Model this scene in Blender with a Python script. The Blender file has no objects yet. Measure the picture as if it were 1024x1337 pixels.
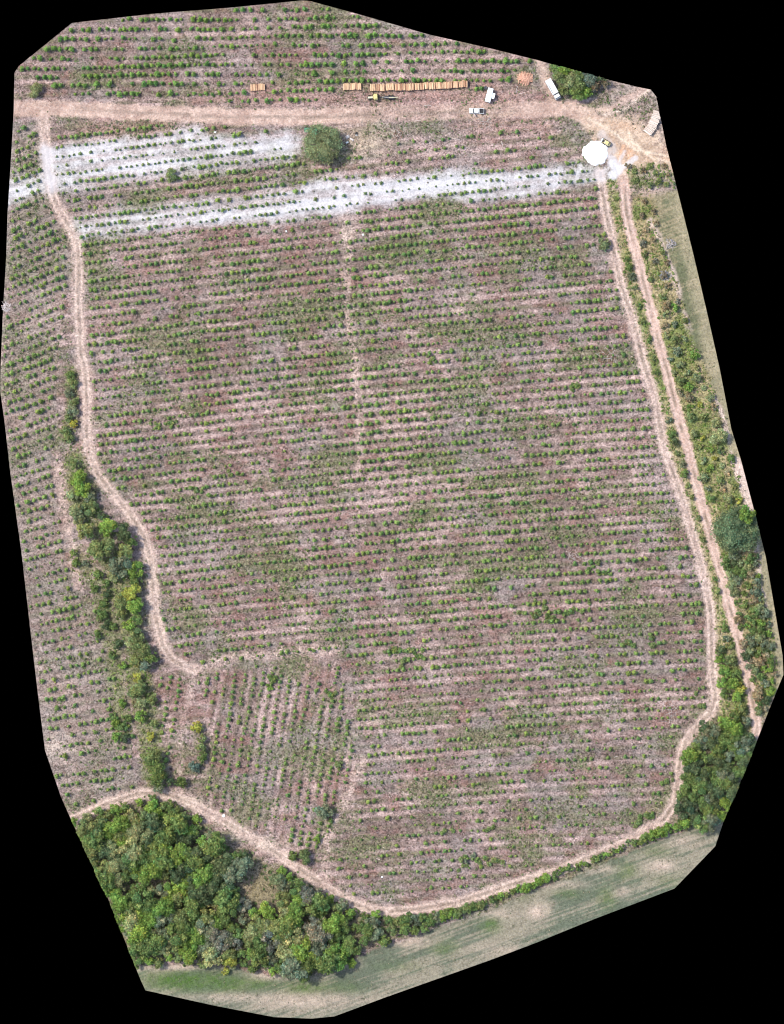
import bpy, math, random
import numpy as np
from mathutils import Vector, Matrix

# ------------------------------------------------------------------ camera, sky, sun, exposure
S = 0.25                                   # metres per photo pixel
def W(x, y): return ((x - 512.0) * S, (668.5 - y) * S)
scene = bpy.context.scene
COL = scene.collection
CAM_H = 1600.0
cam_d = bpy.data.cameras.new('camera'); cam = bpy.data.objects.new('camera', cam_d); COL.objects.link(cam)
cam.location = (0, 0, CAM_H); cam.rotation_euler = (0, 0, 0)
cam_d.sensor_fit = 'VERTICAL'; cam_d.sensor_height = 24.0
cam_d.lens = 24.0 * CAM_H / (1337 * S)
cam_d.clip_start = 10.0; cam_d.clip_end = 4000.0
scene.camera = cam

SUN_DIR = Vector((-0.52, 0.22, 0.83)).normalized()      # towards the sun: upper left of the picture
elev = math.asin(SUN_DIR.z); azim = math.atan2(SUN_DIR.x, SUN_DIR.y)
world = bpy.data.worlds.new('World'); scene.world = world; world.use_nodes = True
nt = world.node_tree; nt.nodes.clear()
wo = nt.nodes.new('ShaderNodeOutputWorld'); bg = nt.nodes.new('ShaderNodeBackground'); sk = nt.nodes.new('ShaderNodeTexSky')
sk.sky_type = 'NISHITA'; sk.sun_disc = False
sk.sun_elevation = elev; sk.sun_rotation = azim
sk.air_density = 1.0; sk.dust_density = 2.0
bg.inputs['Strength'].default_value = 0.15
nt.links.new(sk.outputs[0], bg.inputs['Color']); nt.links.new(bg.outputs[0], wo.inputs['Surface'])
sd = bpy.data.lights.new('sun', 'SUN'); sd.energy = 2.25; sd.angle = math.radians(0.9); sd.color = (1.0, 0.95, 0.88)
sun = bpy.data.objects.new('sun', sd); COL.objects.link(sun)
sun.rotation_euler = (-SUN_DIR).to_track_quat('-Z', 'Y').to_euler()
sun.location = SUN_DIR * 300
vs = scene.view_settings
scene.render.filter_size = 1.1; scene.cycles.filter_width = 1.1
vs.view_transform = 'Standard'; vs.look = 'None'; vs.gamma = 1.0; vs.use_curve_mapping = False; vs.exposure = 0.84

rng = np.random.default_rng(11)
R = random.Random(5)

# ------------------------------------------------------------------ helpers
def tag(o, label=None, cat=None, group=None, kind=None):
    if label: o['label'] = label
    if cat: o['category'] = cat
    if group: o['group'] = group
    if kind: o['kind'] = kind
    return o
def empty(name, loc, rz=0.0):
    o = bpy.data.objects.new(name, None); COL.objects.link(o)
    o.empty_display_size = 0.3
    o.location = loc; o.rotation_euler = (0, 0, rz); return o
def link(name, me, parent=None):
    o = bpy.data.objects.new(name, me); COL.objects.link(o)
    if parent: o.parent = parent
    return o
def np_mesh(name, V, F, mat=None, col=None, smooth=False):
    """V (n,3) array, F (m,k) array with one k for all"""
    me = bpy.data.meshes.new(name)
    V = np.asarray(V, np.float32); F = np.asarray(F, np.int32)
    me.vertices.add(len(V)); me.vertices.foreach_set('co', V.ravel())
    k = F.shape[1]
    me.loops.add(F.size); me.loops.foreach_set('vertex_index', F.ravel())
    me.polygons.add(len(F)); me.polygons.foreach_set('loop_start', np.arange(len(F), dtype=np.int32) * k)
    if smooth: me.polygons.foreach_set('use_smooth', np.ones(len(F), bool))
    if col is not None:
        a = me.color_attributes.new('tint', 'FLOAT_COLOR', 'POINT')
        c = np.ones((len(V), 4), np.float32); c[:, :col.shape[1]] = col
        a.data.foreach_set('color', c.ravel())
    me.update(calc_edges=True); me.validate()
    if mat: me.materials.append(mat)
    return me

class Lattice:
    def __init__(s, seed): s.g = np.random.default_rng(seed).random((256, 256)).astype(np.float32)
    def __call__(s, x, y):
        xi = np.floor(x).astype(int); yi = np.floor(y).astype(int)
        fx = x - xi; fy = y - yi
        fx = fx * fx * (3 - 2 * fx); fy = fy * fy * (3 - 2 * fy)
        a = s.g[xi & 255, yi & 255]; b = s.g[(xi + 1) & 255, yi & 255]
        c = s.g[xi & 255, (yi + 1) & 255]; d = s.g[(xi + 1) & 255, (yi + 1) & 255]
        return a + (b - a) * fx + (c - a) * fy + (a - b - c + d) * fx * fy
def fbm(seed, x, y, oct=4, gain=.55):
    t = 0; amp = 1; n = 0
    for i in range(oct):
        t = t + amp * Lattice(seed + i * 17)(x * 2 ** i + 13.7 * i, y * 2 ** i + 7.1 * i); n += amp; amp *= gain
    return t / n
def sstep(a, b, x):
    t = np.clip((x - a) / (b - a), 0, 1); return t * t * (3 - 2 * t)
def dist_line(px, py, pts):
    d = np.full(px.shape, 1e9, np.float32)
    for (ax, ay), (bx, by) in zip(pts[:-1], pts[1:]):
        vx, vy = bx - ax, by - ay; L = vx * vx + vy * vy + 1e-9
        t = np.clip(((px - ax) * vx + (py - ay) * vy) / L, 0, 1)
        d = np.minimum(d, (px - ax - t * vx) ** 2 + (py - ay - t * vy) ** 2)
    return np.sqrt(d)
def inside(px, py, poly):
    c = np.zeros(np.shape(px), bool); n = len(poly)
    for i in range(n):
        x1, y1 = poly[i]; x2, y2 = poly[(i + 1) % n]
        if y1 == y2: continue
        k = ((y1 > py) != (y2 > py)) & (px < (x2 - x1) * (py - y1) / (y2 - y1) + x1)
        c ^= k
    return c
def sdf(px, py, poly):                     # negative inside
    d = dist_line(px, py, list(poly) + [poly[0]])
    return np.where(inside(px, py, poly), -d, d)

# ------------------------------------------------------------------ the plan of the place, traced in photo pixels
EDGE = [(94,30),(120,27),(200,18),(300,10),(395,0.5),(406,1.5),(470,19),(560,45),(640,63),(700,78),(790,103),(835,114),(850,117),
        (857,126),(870,190),(888,262),(905,330),(925,415),(940,482),(955,560),(968,602),(985,667),(1000,727),(1009,780),(1022,856),
        (1023,881),(1005,925),(987,971),(959,1040),(945,1072),(934,1105),(881,1160),(776,1200),(700,1231),(639,1254),(504,1302),
        (437,1327),(407,1330),(358,1328),(280,1313),(190,1293),(184,1280),(140,1170),(97,1079),(80,1041),(59,980),(50,909),
        (41,833),(28,720),(14,620),(6,550),(0.5,511),(1,478),(4,407),(8,340),(10,280),(14,216),(18,145),(19,95),(25,86)]
ROAD = [(10,141),(60,141),(120,144),(180,147),(260,150),(330,153),(400,153),(450,150),(500,148),(560,147),(620,146),(680,143),
        (725,141),(760,148),(790,165),(815,190)]
SPUR_N = [(704,78),(708,92),(715,112),(724,132)]
SPUR_NE = [(765,146),(795,142),(820,130),(845,114)]
TRK_A = [(806,214),(812,228),(815,240),(817,269),(824,307),(834,342),(844,383),(853,419),(862,454),(872,487),(881,526),(889,556),
         (900,591),(908,625),(916,656),(923,681),(933,719),(944,757),(954,797),(967,844),(975,877),(982,911),(988,945),(988,975)]
TRK_B = [(783,226),(790,274),(798,307),(804,342),(811,373),(822,404),(831,437),(839,470),(848,500),(858,529),(862,558),(867,587),
         (879,618),(889,646),(898,675),(906,704),(914,732),(921,762),(926,788),(928,802),(929,829),(929,860),(931,890),(934,911),
         (927,931),(908,951),(895,967),(888,990),(885,1020),(881,1048),(867,1070),(825,1095),(776,1117),(723,1138),(670,1154),
         (600,1177),(545,1187),(504,1190),(481,1187),(451,1175),(422,1155),(396,1138),(373,1122),(350,1106),(314,1085),(285,1067),
         (256,1052),(232,1041),(205,1036),(180,1036),(139,1050),(109,1064),(85,1074)]
TRK_C = [(57,150),(57,165),(61,191),(64,224),(67,249),(75,271),(89,293),(97,310),(102,330),(103,356),(102,395),(104,433),(105,460),
         (111,484),(113,522),(113,560),(115,590),(127,618),(147,644),(172,674),(189,702),(197,733),(200,771),(203,803),(212,842),
         (226,862),(252,874)]
LANES = [([(76,593),(81,644),(89,692),(95,722),(102,765)], 11, .75), ([(252,874),(300,860),(370,853),(440,850)], 10, .8),
         ([(253,874),(248,909),(242,937),(237,964),(234,1030)], 7, .65), ([(474,990),(456,1039),(431,1080),(424,1130),(428,1150)], 8, .95),
         ([(445,285),(455,330),(452,400),(462,470),(470,560),(468,620)], 6, .8), ([(800,246),(850,250),(880,245)], 6, .8),
         ([(75,600),(95,585),(112,590)], 8, .6), ([(912,745),(920,740)], 5, .5), ([(780,226),(800,215)], 5, .6)]
LIME1 = [(60,196),(110,190),(160,187),(215,180),(243,170),(258,171),(252,184),(300,184),(345,184),(378,179),(389,189),(376,206),
         (320,213),(270,223),(200,229),(150,236),(100,243),(66,246)]
LIME2 = [(98,292),(160,278),(240,268),(330,258),(412,243),(428,232),(500,239),(560,231),(600,226),(640,232),(700,226),(778,218),
         (788,232),(740,243),(680,252),(620,257),(570,251),(520,259),(450,273),(400,278),(330,285),(250,291),(180,300),(112,308)]
LIME3 = [(8,240),(50,227),(60,231),(56,243),(8,267)]
YARD = [(770,150),(800,152),(830,160),(848,178),(866,180),(884,218),(860,214),(826,216),(812,226),(800,216),(788,190),(772,170)]
MEADOW_R = [(834,252),(858,249),(900,246),(1040,860),(1030,930),(1012,905),(1014,872),(1009,840),(1004,801),(998,783),(992,760),
            (988,717),(972,652),(965,627),(957,603),(952,575),(947,548),(937,529),(929,509),(921,484),(912,466),(904,446),(896,416),
            (890,396),(884,375),(877,348),(869,331),(862,312),(850,290)]
MEADOW_S = [(150,1262),(230,1259),(300,1262),(345,1272),(400,1277),(440,1263),(480,1243),(560,1216),(620,1195),(700,1163),(780,1131),
            (830,1108),(890,1086),(960,1066),(960,1340),(150,1340)]
VERGE = [(826,254),(850,252),(862,312),(877,348),(890,396),(904,446),(921,484),(937,529),(952,575),(965,627),(985,690),(992,760),
         (1004,801),(1014,872),(1012,910),(990,950),(980,905),(965,835),(950,780),(930,705),(910,625),(880,520),(855,425),(836,345),(822,290)]
MOUND_G = [(814,216),(845,214),(890,218),(893,243),(850,246),(828,240)]
MEDIAN = [(790,235),(806,232),(815,290),(832,350),(850,420),(868,490),(890,580),(912,660),(935,740),(958,830),(978,910),(984,960),
          (950,960),(940,930),(935,860),(930,790),(915,720),(890,640),(866,570),(850,495),(826,410),(806,330)]
GROVE_W = [(80,1066),(109,1068),(150,1052),(205,1041),(232,1050),(262,1072),(292,1100),(322,1112),(350,1128),(372,1133),(400,1148),(440,1176),(480,1192),
           (545,1196),(588,1190),(575,1205),(520,1222),(480,1237),(445,1257),(400,1274),(345,1268),(300,1258),(230,1255),(172,1262),(128,1170)]
GROVE_E = [(922,945),(945,940),(965,950),(986,968),(960,1042),(947,1066),(915,1076),(893,1076),(890,1030),(896,990),(908,965)]
P_MAIN = [(68,172),(240,162),(300,166),(385,176),(392,206),(448,206),(480,200),(540,176),(640,165),(750,182),(762,214),(783,238),(797,330),(806,360),
          (818,412),(843,500),(858,590),(880,650),(903,720),(916,790),(917,870),(920,915),(885,955),(874,1040),(858,1060),(700,1133),
          (590,1166),(500,1177),(455,1166),(440,1140),(462,1050),(478,1000),(465,940),(458,868),(440,858),(300,868),(232,862),(216,830),
          (210,790),(205,735),(186,682),(156,640),(128,602),(120,520),(114,470),(111,400),(108,316),(98,288),(72,242)]
P_VERT = [(255,885),(300,870),(440,862),(452,900),(458,960),(464,1000),(440,1060),(420,1108),(395,1108),(360,1094),(310,1074),
          (272,1048),(266,1000),(276,950),(266,900)]
P_VERT2 = [(206,880),(245,884),(238,930),(228,990),(215,1000),(208,930)]
P_LEFT = [(12,160),(50,165),(56,200),(58,245),(70,282),(86,310),(90,350),(80,420),(72,480),(76,560),(66,600),(72,650),(84,720),(96,770),
          (128,800),(140,870),(160,900),(176,930),(172,1000),(182,1030),(150,1042),(100,1062),(55,985),(40,845),(-5,510),(8,250)]
P_TOP = [(20,93),(94,30),(395,0),(560,44),(700,78),(690,84),(672,104),(650,118),(480,122),(400,132),(250,133),(190,130),(90,124),(60,108)]

def row_main(x, k):
    dx = x - 110.0; return 320 + 11.95 * k - .125 * dx + (2.2e-5 + 2.5e-5 * k / 45) * dx * dx
def phi_main(x, y):
    dx = x - 110.0; return (y - 320 + .125 * dx - 2.2e-5 * dx * dx) / (11.95 + 2.5e-5 / 45 * dx * dx)
def slope_left(y): return np.clip(-.45 + .33 * (y - 250) / 800, -.45, -.12)
def phi_left(x, y): return (y - slope_left(y) * (x - 50) - 160) / 12.6
def phi_top(x, y): return (y + .015 * (x - 250) - 14) / 11.95
def phi_vert(x, y): return (x + .17 * (y - 870) - 262) / 12.0

# ------------------------------------------------------------------ ground: one relief, cut into fields, roads, meadows
G = 1.6                                     # grid step in photo pixels (0.4 m)
gx = np.arange(-2, 1027, G); gy = np.arange(-2, 1335, G)
X, Y = np.meshgrid(gx, gy); X = X.astype(np.float32); Y = Y.astype(np.float32)
wob = lambda s, f: fbm(s, X * f, Y * f, 4) - .5
edge_sd = sdf(X, Y, EDGE)

n_big = wob(1, .012); n_mid = wob(2, .05); n_fin = wob(3, .22); n_wob = wob(4, .09)
def band(pts, w, soft=3.5, rag=9):
    d = dist_line(X, Y, pts); return 1 - sstep(w / 2 - soft, w / 2 + soft, d + rag * n_wob + 5 * n_fin), d
m_road, d_road = band(ROAD, 21, 2.5, 6)
road_w = 1 - .45 * sstep(440, 520, X) * (1 - sstep(640, 700, X))
m_road *= road_w
for p, w in ((SPUR_N, 13), (SPUR_NE, 9)):
    m, _ = band(p, w); m_road = np.maximum(m_road, m * .75)
m_yard = 1 - sstep(-12, 14, sdf(X, Y, YARD) + 34 * n_wob + 8 * n_fin)
m_A, d_A = band(TRK_A, 14, 1.8, 4); m_B, d_B = band(TRK_B, 15.5, 3.5, 8); m_C, d_C = band(TRK_C, 16.5, 4.5, 10)
m_lane = np.zeros_like(X)
for p, w, st in LANES:
    m, _ = band(p, w, 5, 16); m_lane = np.maximum(m_lane, m * st)
def region(poly, soft=5, rag=10): return 1 - sstep(-soft, soft, sdf(X, Y, poly) + rag * n_wob + 4 * n_fin)
pm = phi_main(X, Y)
m_lime = np.zeros_like(X); lime_id = np.zeros(X.shape, int)
for i, poly in enumerate((LIME1, LIME2, LIME3)):
    m = 1 - sstep(-7, 15, sdf(X, Y, poly) + 14 * n_wob + 5 * n_fin); lime_id[m > .45] = i + 1; m_lime = np.maximum(m_lime, m)
streak = .45 * fbm(21, X * .010, pm * 2.2, 3) + .4 * fbm(22, X * .006, pm * .9, 2) + .15 * fbm(23, X * .06, Y * .06, 3)
dusty = m_lime * (.42 + .50 * sstep(.34, .64, streak + .35 * n_fin + .35 * n_mid))
dusty = np.maximum(dusty, .7 * (1 - sstep(2, 12, dist_line(X, Y, [(61,198),(65,225),(67,244)]) + 12 * n_wob)))
spill = [([(800,214),(806,222),(801,228)], 9, .95), ([(806,218),(818,216),(830,206)], 4, .7), ([(802,222),(812,204),(816,198)], 3, .5),
         ([(783,228),(790,222),(800,212)], 5, .5), ([(797,205),(808,214)], 6, .6), ([(786,176),(799,196)], 9, .35)]
for p, w, st in spill: dusty = np.maximum(dusty, st * (1 - sstep(w * .4, w, dist_line(X, Y, p) + 7 * n_wob)))
m_mr = region(MEADOW_R, 3, 7); m_ms = region(MEADOW_S, 3, 7); m_vg = np.maximum(region(VERGE, 4, 8), region(MEDIAN, 2, 6))
m_vg = np.maximum(m_vg, region(MOUND_G, 4, 10))
STRIP_L = [(98, 600), (105, 650), (128, 690), (150, 735), (165, 790), (176, 850), (184, 900), (194, 950), (203, 1015)]
m_sl = np.maximum(1 - sstep(9, 21, dist_line(X, Y, STRIP_L) + 16 * n_wob), .8 * (1 - sstep(4, 11, dist_line(X, Y, [(93, 488), (94, 530), (88, 572)]) + 10 * n_wob)))
m_sl = np.maximum(m_sl, .8 * (1 - sstep(4, 18, dist_line(X, Y, [(100, 725), (130, 765), (138, 810), (150, 850), (158, 955)]) + 16 * n_wob)))
m_gw = region(GROVE_W, 5, 9); m_ge = region(GROVE_E, 5, 9)
in_top = Y < np.interp(X, [0, 60, 260, 480, 640, 720], [125, 128, 138, 140, 136, 110])
in_left = inside(X, Y, P_LEFT); in_vert = inside(X, Y, P_VERT)
PHI = np.where(in_top, phi_top(X, Y), np.where(in_left, phi_left(X, Y), np.where(in_vert, phi_vert(X, Y), pm)))
ALONG = np.where(in_vert, Y, X)

def C(*c): return np.array(c, np.float32)
def mixc(a, b, t): return a + (b - a) * np.clip(t, 0, 1)[..., None]
ones = np.ones(X.shape + (3,), np.float32)
# litter: per-row windrows of slash, pale pink, brown and reddish
rowrand = np.random.default_rng(3).random(512).astype(np.float32)
ri = np.floor(PHI).astype(int); rf = PHI - ri
rr = rowrand[(ri + 100) % 512] * (1 - sstep(.7, 1, rf)) + rowrand[(ri + 101) % 512] * sstep(.7, 1, rf)
strip = fbm(31, ALONG * .006, PHI * 1.0, 3)
mid_row = np.exp(-((rf - .5) / .26) ** 2)
drift = fbm(34, ALONG * .03, PHI * .35, 3)
rough = fbm(35, X * .017 + 9, Y * .02, 4)
bandv = mid_row * np.clip(.05 + 1.15 * rr, 0, 1.2) * np.clip(1.5 * strip + .0, .25, 1.1) * (.7 + .5 * sstep(.35, .6, rough))
pale = .16 + .72 * bandv + .95 * n_fin + .55 * n_mid + .7 * n_big + .7 * (drift - .5)
alb = mixc(C(.150, .107, .092) * ones, C(.385, .277, .250), sstep(-.05, .85, pale))
row_d = np.exp(-(np.minimum(rf, 1 - rf) / .24) ** 2) * np.clip(.35 + 2.2 * (fbm(33, ALONG * .04, PHI * .9, 2) - .35), 0, 1)
alb = mixc(alb, C(.135, .128, .072), .72 * row_d)
red = fbm(41, X * .035, Y * .06, 3)
alb = mixc(alb, C(.185, .098, .082), .65 * sstep(.52, .76, red + .5 * n_fin))
grn = fbm(51, X * .016, Y * .03, 4)
weedy = sstep(.52, .72, grn + .3 * n_fin)
alb = mixc(alb, C(.135, .140, .072), .7 * weedy)
grey = fbm(61, X * .02, Y * .03, 3)
alb = mixc(alb, C(.215, .190, .180), .4 * sstep(.5, .7, grey + .25 * n_mid))
amp = np.full(X.shape, 1.0, np.float32)
# the strip between the road and the log stacks is redder, the north-east corner greyer
alb = mixc(alb, C(.205, .178, .145), .42 * in_left)
redz = np.exp(-((Y - 128) / 16) ** 2) * sstep(200, 330, X) * (1 - sstep(660, 720, X)) + np.exp(-((Y - 170) / 16) ** 2) * sstep(90, 130, X) * (1 - sstep(240, 300, X)) + .8*np.exp(-((Y - 165) / 14) ** 2) * sstep(560, 640, X) * (1 - sstep(700, 760, X))
alb = mixc(alb, C(.29, .175, .145), .65 * redz * (.6 + 1.2 * n_fin + .4))
ne = sstep(770, 800, X) * (1 - sstep(170, 200, Y))
alb = mixc(alb, C(.27, .215, .185), .7 * ne); alb = mixc(alb, C(.20, .15, .125), .8 * ne * sstep(.5, .62, fbm(71, X * .03 + Y * .02, Y * .05, 3)))
nw = np.exp(-((X - 475) ** 2 / 1500 + (Y - 185) ** 2 / 500))
alb = mixc(alb, C(.36, .29, .20), .7 * nw)
# grass and groves
dryness = fbm(81, X * .02, Y * .02 + X * .01, 4); mow = fbm(82, (X + 2.6 * Y) * .35, (Y * .94 + X * .34) * .012, 2)
mow_s = fbm(83, (X * .94 - Y * .34) * .012, (Y * .94 + X * .34) * .5, 2)
gm = mixc(C(.112, .120, .066) * ones, C(.245, .205, .125), sstep(.34, .78, dryness + .7 * (mow - .5) + .4 * n_fin))
alb = mixc(alb, gm, m_mr)
shade_g = fbm(84, X * .03, Y * .012, 3)
alb = mixc(alb, C(.33, .275, .18), m_mr * .55 * sstep(-22, -6, edge_sd + 14 * n_mid))
gs = mixc(C(.105, .120, .082) * ones, C(.225, .200, .145), sstep(.34, .74, dryness + .95 * (mow_s - .5) + .3 * n_fin + .3 * n_big))
green_blobs = [(235,1283,40,12,.7),(300,1290,40,10,.5),(255,1279,72,11,.9),(400,1291,30,10,.8),(330,1283,40,8,.5),(580,1238,20,10,.5),(640,1208,14,11,.8),(684,1172,9,6,.4),(740,1166,20,8,.4),(792,1172,14,16,.5),
               (818,1137,16,11,.6),(858,1112,20,9,.4),(872,1148,20,10,.35),(450,1290,26,9,.4),(920,1080,22,8,.35),(520,1262,30,8,.3)]
for bx, by, sx, sy, a in green_blobs:
    gs = mixc(gs, C(.062, .108, .028), 1.35 * a * np.exp(-(((X - bx) / sx) ** 2 + ((Y - by) / sy) ** 2)) * (.75 + 1.2 * n_fin + .6 * n_mid))
bare = [(702,1190,13,9,.95),(864,1131,17,8,.9),(735,1155,32,6,.5),(225,1262,45,4,.9),(360,1272,34,7,.9),(452,1258,15,7,.85),(535,1229,28,7,.8),(640,1193,30,6,.6),(780,1135,34,6,.45),
        (300,1302,60,6,.5),(430,1305,50,9,.45),(660,1240,50,9,.35),(890,1098,28,9,.45),(812,1165,10,7,.5),(385,1310,60,12,.5),(925,1075,25,6,.5)]
for bx, by, sx, sy, a in bare:
    gs = mixc(gs, C(.43, .335, .265), 1.1 * a * np.exp(-(((X - bx) / sx) ** 2 + ((Y - by) / sy) ** 2)) * (.85 + .9 * n_fin + .8 * n_mid))
alb = mixc(alb, gs, m_ms)
vgc = mixc(C(.140, .160, .055) * ones, C(.29, .24, .135), sstep(.35, .65, fbm(91, X * .06, Y * .04, 4)))
vgc = mixc(vgc, C(.25, .195, .11), .7 * (1 - sstep(330, 420, Y)) * sstep(.35, .6, fbm(98, X * .09, Y * .09, 3)))
alb = mixc(alb, vgc, m_vg)
mg = region(MOUND_G, 5, 8); alb = mixc(alb, mixc(C(.115, .125, .055) * ones, C(.24, .205, .15), sstep(.4, .66, fbm(92, X * .05, Y * .07, 3))), mg)
alb = mixc(alb, C(.49, .385, .325), .75 * (1 - sstep(1, 5, dist_line(X, Y, MEADOW_R[9:]) + 8 * n_mid + 5 * n_wob)) * sstep(.38, .5, fbm(93, X * .03, Y * .03, 2)))
alb = mixc(alb, C(.52, .40, .34), .85 * (1 - sstep(5, 9, dist_line(X, Y, [(962,604),(974,640),(982,672)]) + 4 * n_wob)))
alb = mixc(alb, C(.135, .152, .066), .85 * m_sl)
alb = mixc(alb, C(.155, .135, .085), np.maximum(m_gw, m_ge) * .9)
clear = np.exp(-(((X - 335) / 20) ** 2 + ((Y - 1158) / 20) ** 2)); alb = mixc(alb, mixc(C(.20, .165, .095) * ones, C(.27, .205, .135), sstep(.4, .6, fbm(99, X * .06, Y * .06, 3))), clear)
hx = np.interp(X, [560, 620, 700, 780, 830, 890, 940], [1198, 1183, 1151, 1118, 1100, 1078, 1066])
hedge_m = np.exp(-((Y - hx) / 7) ** 2) * sstep(555, 580, X) * (1 - sstep(930, 960, X)); alb = mixc(alb, C(.17, .155, .09), .8 * hedge_m)
# tracks, yard, road
tc = mixc(C(.34, .245, .205) * ones, C(.49, .37, .31), sstep(-.35, .4, n_mid + 1.4 * n_fin))
for m in (m_lane, m_C * .85, m_B * .86): alb = mixc(alb, tc, m)
ta = mixc(C(.385, .265, .215) * ones, C(.50, .355, .29), sstep(-.3, .3, n_mid + n_fin)); alb = mixc(alb, ta, m_A)
rc = mixc(C(.36, .245, .195) * ones, C(.50, .36, .29), sstep(-.3, .3, n_mid + n_fin)); alb = mixc(alb, rc, m_road * .92)
rl = sstep(.44, .6, fbm(96, X * .03, Y * .03, 3)) * np.exp(-((d_road - 1 + 3 * n_wob) / 1.3) ** 2) * sstep(120, 180, X) * (1 - sstep(700, 740, X))
alb = mixc(alb, C(.21, .155, .12), .7 * rl)
damp = [(300,153,60,1.8),(350,152,45,1.6),(430,153,30,2.2),(405,155,14,2),(130,144,25,1.6),(200,148,40,1.2),(560,147,40,1.5),(650,142,25,1.6),(110,141,12,2)]
for bx, by, sx, sy in damp:
    alb = mixc(alb, C(.25, .19, .15), .75 * np.exp(-(((X - bx) / sx) ** 2 + ((Y - by) / sy) ** 2)) * (.8 + 2.2 * n_fin + 1.2 * n_mid))
yc = mixc(C(.37, .265, .19) * ones, C(.52, .395, .29), sstep(-.3, .3, n_mid + n_fin)); alb = mixc(alb, yc, m_yard * .95)
alb = mixc(alb, C(.60, .33, .19), .6 * np.exp(-(((X - 818) / 9) ** 2 + ((Y - 200) / 9) ** 2)))
for pl_, w_, c_, st_ in (([(798,168),(808,182),(812,200),(811,216)], 1.6, C(.30,.22,.165), .7), ([(803,167),(814,182),(818,202),(816,222)], 1.6, C(.30,.22,.165), .6), ([(770,155),(800,172),(830,196),(880,205)], 1.8, C(.58,.47,.36), .7),
                      ([(815,190),(811,198),(808,210)], 1.5, C(.62,.36,.22), .8), ([(790,150),(812,143),(835,128),(848,118)], 2.2, C(.52,.41,.33), .7), ([(820,165),(840,192),(875,196)], 1.5, C(.33,.24,.17), .6), ([(820,170),(825,185),(850,205),(882,214)], 1.4, C(.60,.48,.36), .7)):
    alb = mixc(alb, c_, st_ * (1 - sstep(w_ * .4, w_ * 1.5, dist_line(X, Y, pl_) + 3 * n_wob)))
alb = mixc(alb, C(.42, .26, .17), m_yard * .4 * sstep(.5, .7, fbm(97, X * .04, Y * .06, 3)))
# wheel lines and centre strip of the tracks, ruts paler, grassier centre darker
ce = fbm(95, X * .05, Y * .05, 3)
for d, s, st in ((d_A, 1.5, .85), (d_B, 1.8, .62), (d_C, 1.7, .5)):
    alb = mixc(alb, C(.54, .41, .335), .6 * np.exp(-((d - 3.7) / 1.3) ** 2) * (1 - m_yard) * (.6 + .8 * ce))
    alb = mixc(alb, C(.19, .15, .105), st * np.exp(-(d / s) ** 2) * sstep(.35, .6, ce) * (1 - m_yard))
bt = [(454,305,10,12,.8), (600,408,14,6,.4), (798,712,8,4,.5), (520,985,14,8,.45), (490,940,8,8,.4), (668,915,9,9,.45), (250,1046,16,9,.6), (350,1103,24,10,.5), (72,975,22,16,.45)]
for bx, by, sx, sy, a in bt:
    alb = mixc(alb, C(.53, .42, .335), a * np.exp(-(((X - bx) / sx) ** 2 + ((Y - by) / sy) ** 2)) * (.8 + n_fin * 2))
alb = mixc(alb, C(.525, .51, .515), dusty)
amp -= .55 * np.clip(m_A + m_road + m_yard, 0, 1) + .35 * np.maximum(m_B, m_C) + .75 * np.clip(dusty, 0, 1) + .55 * np.maximum(m_mr, m_ms)
amp = np.clip(amp, .2, 1)
lum = alb.mean(-1, keepdims=True); fieldm = (1 - np.clip(np.maximum.reduce([m_ms, m_mr, m_vg, m_yard, m_gw, m_ge]), 0, 1))[..., None]
alb = alb + (lum - alb) * .03 * fieldm
alb = np.clip(alb, .03, .8)

# relief
Z = .5 * n_big + .25 * n_mid + .16 * n_fin
Z += .10 * np.cos(2 * np.pi * PHI) * (1 - np.clip(m_road + m_A + m_B + m_C + m_yard + m_mr + m_ms + m_gw + m_ge, 0, 1))
for d in (d_A, d_B, d_C): Z -= .10 * np.exp(-((d - 3.6) / 1.5) ** 2)
Z -= .08 * np.exp(-((d_road - 4.5) / 1.8) ** 2)
Z += .9 * np.clip(mg, 0, 1) * .6
Z = Z.astype(np.float32)
def hgt(x, y):                              # relief height at a photo pixel
    fx = (np.asarray(x, np.float32) - gx[0]) / G; fy = (np.asarray(y, np.float32) - gy[0]) / G
    i = np.clip(np.floor(fx).astype(int), 0, len(gx) - 2); j = np.clip(np.floor(fy).astype(int), 0, len(gy) - 2)
    a = np.clip(fx - i, 0, 1); b = np.clip(fy - j, 0, 1)
    return Z[j, i] * (1 - a) * (1 - b) + Z[j, i + 1] * a * (1 - b) + Z[j + 1, i] * (1 - a) * b + Z[j + 1, i + 1] * a * b
def samp(A, x, y):
    i = np.clip(((np.asarray(x) - gx[0]) / G).round().astype(int), 0, len(gx) - 1); j = np.clip(((np.asarray(y) - gy[0]) / G).round().astype(int), 0, len(gy) - 1)
    return A[j, i]
def P(x, y, dz=0.0):
    wx, wy = W(x, y); return Vector((wx, wy, float(hgt(x, y)) + dz))

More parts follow.
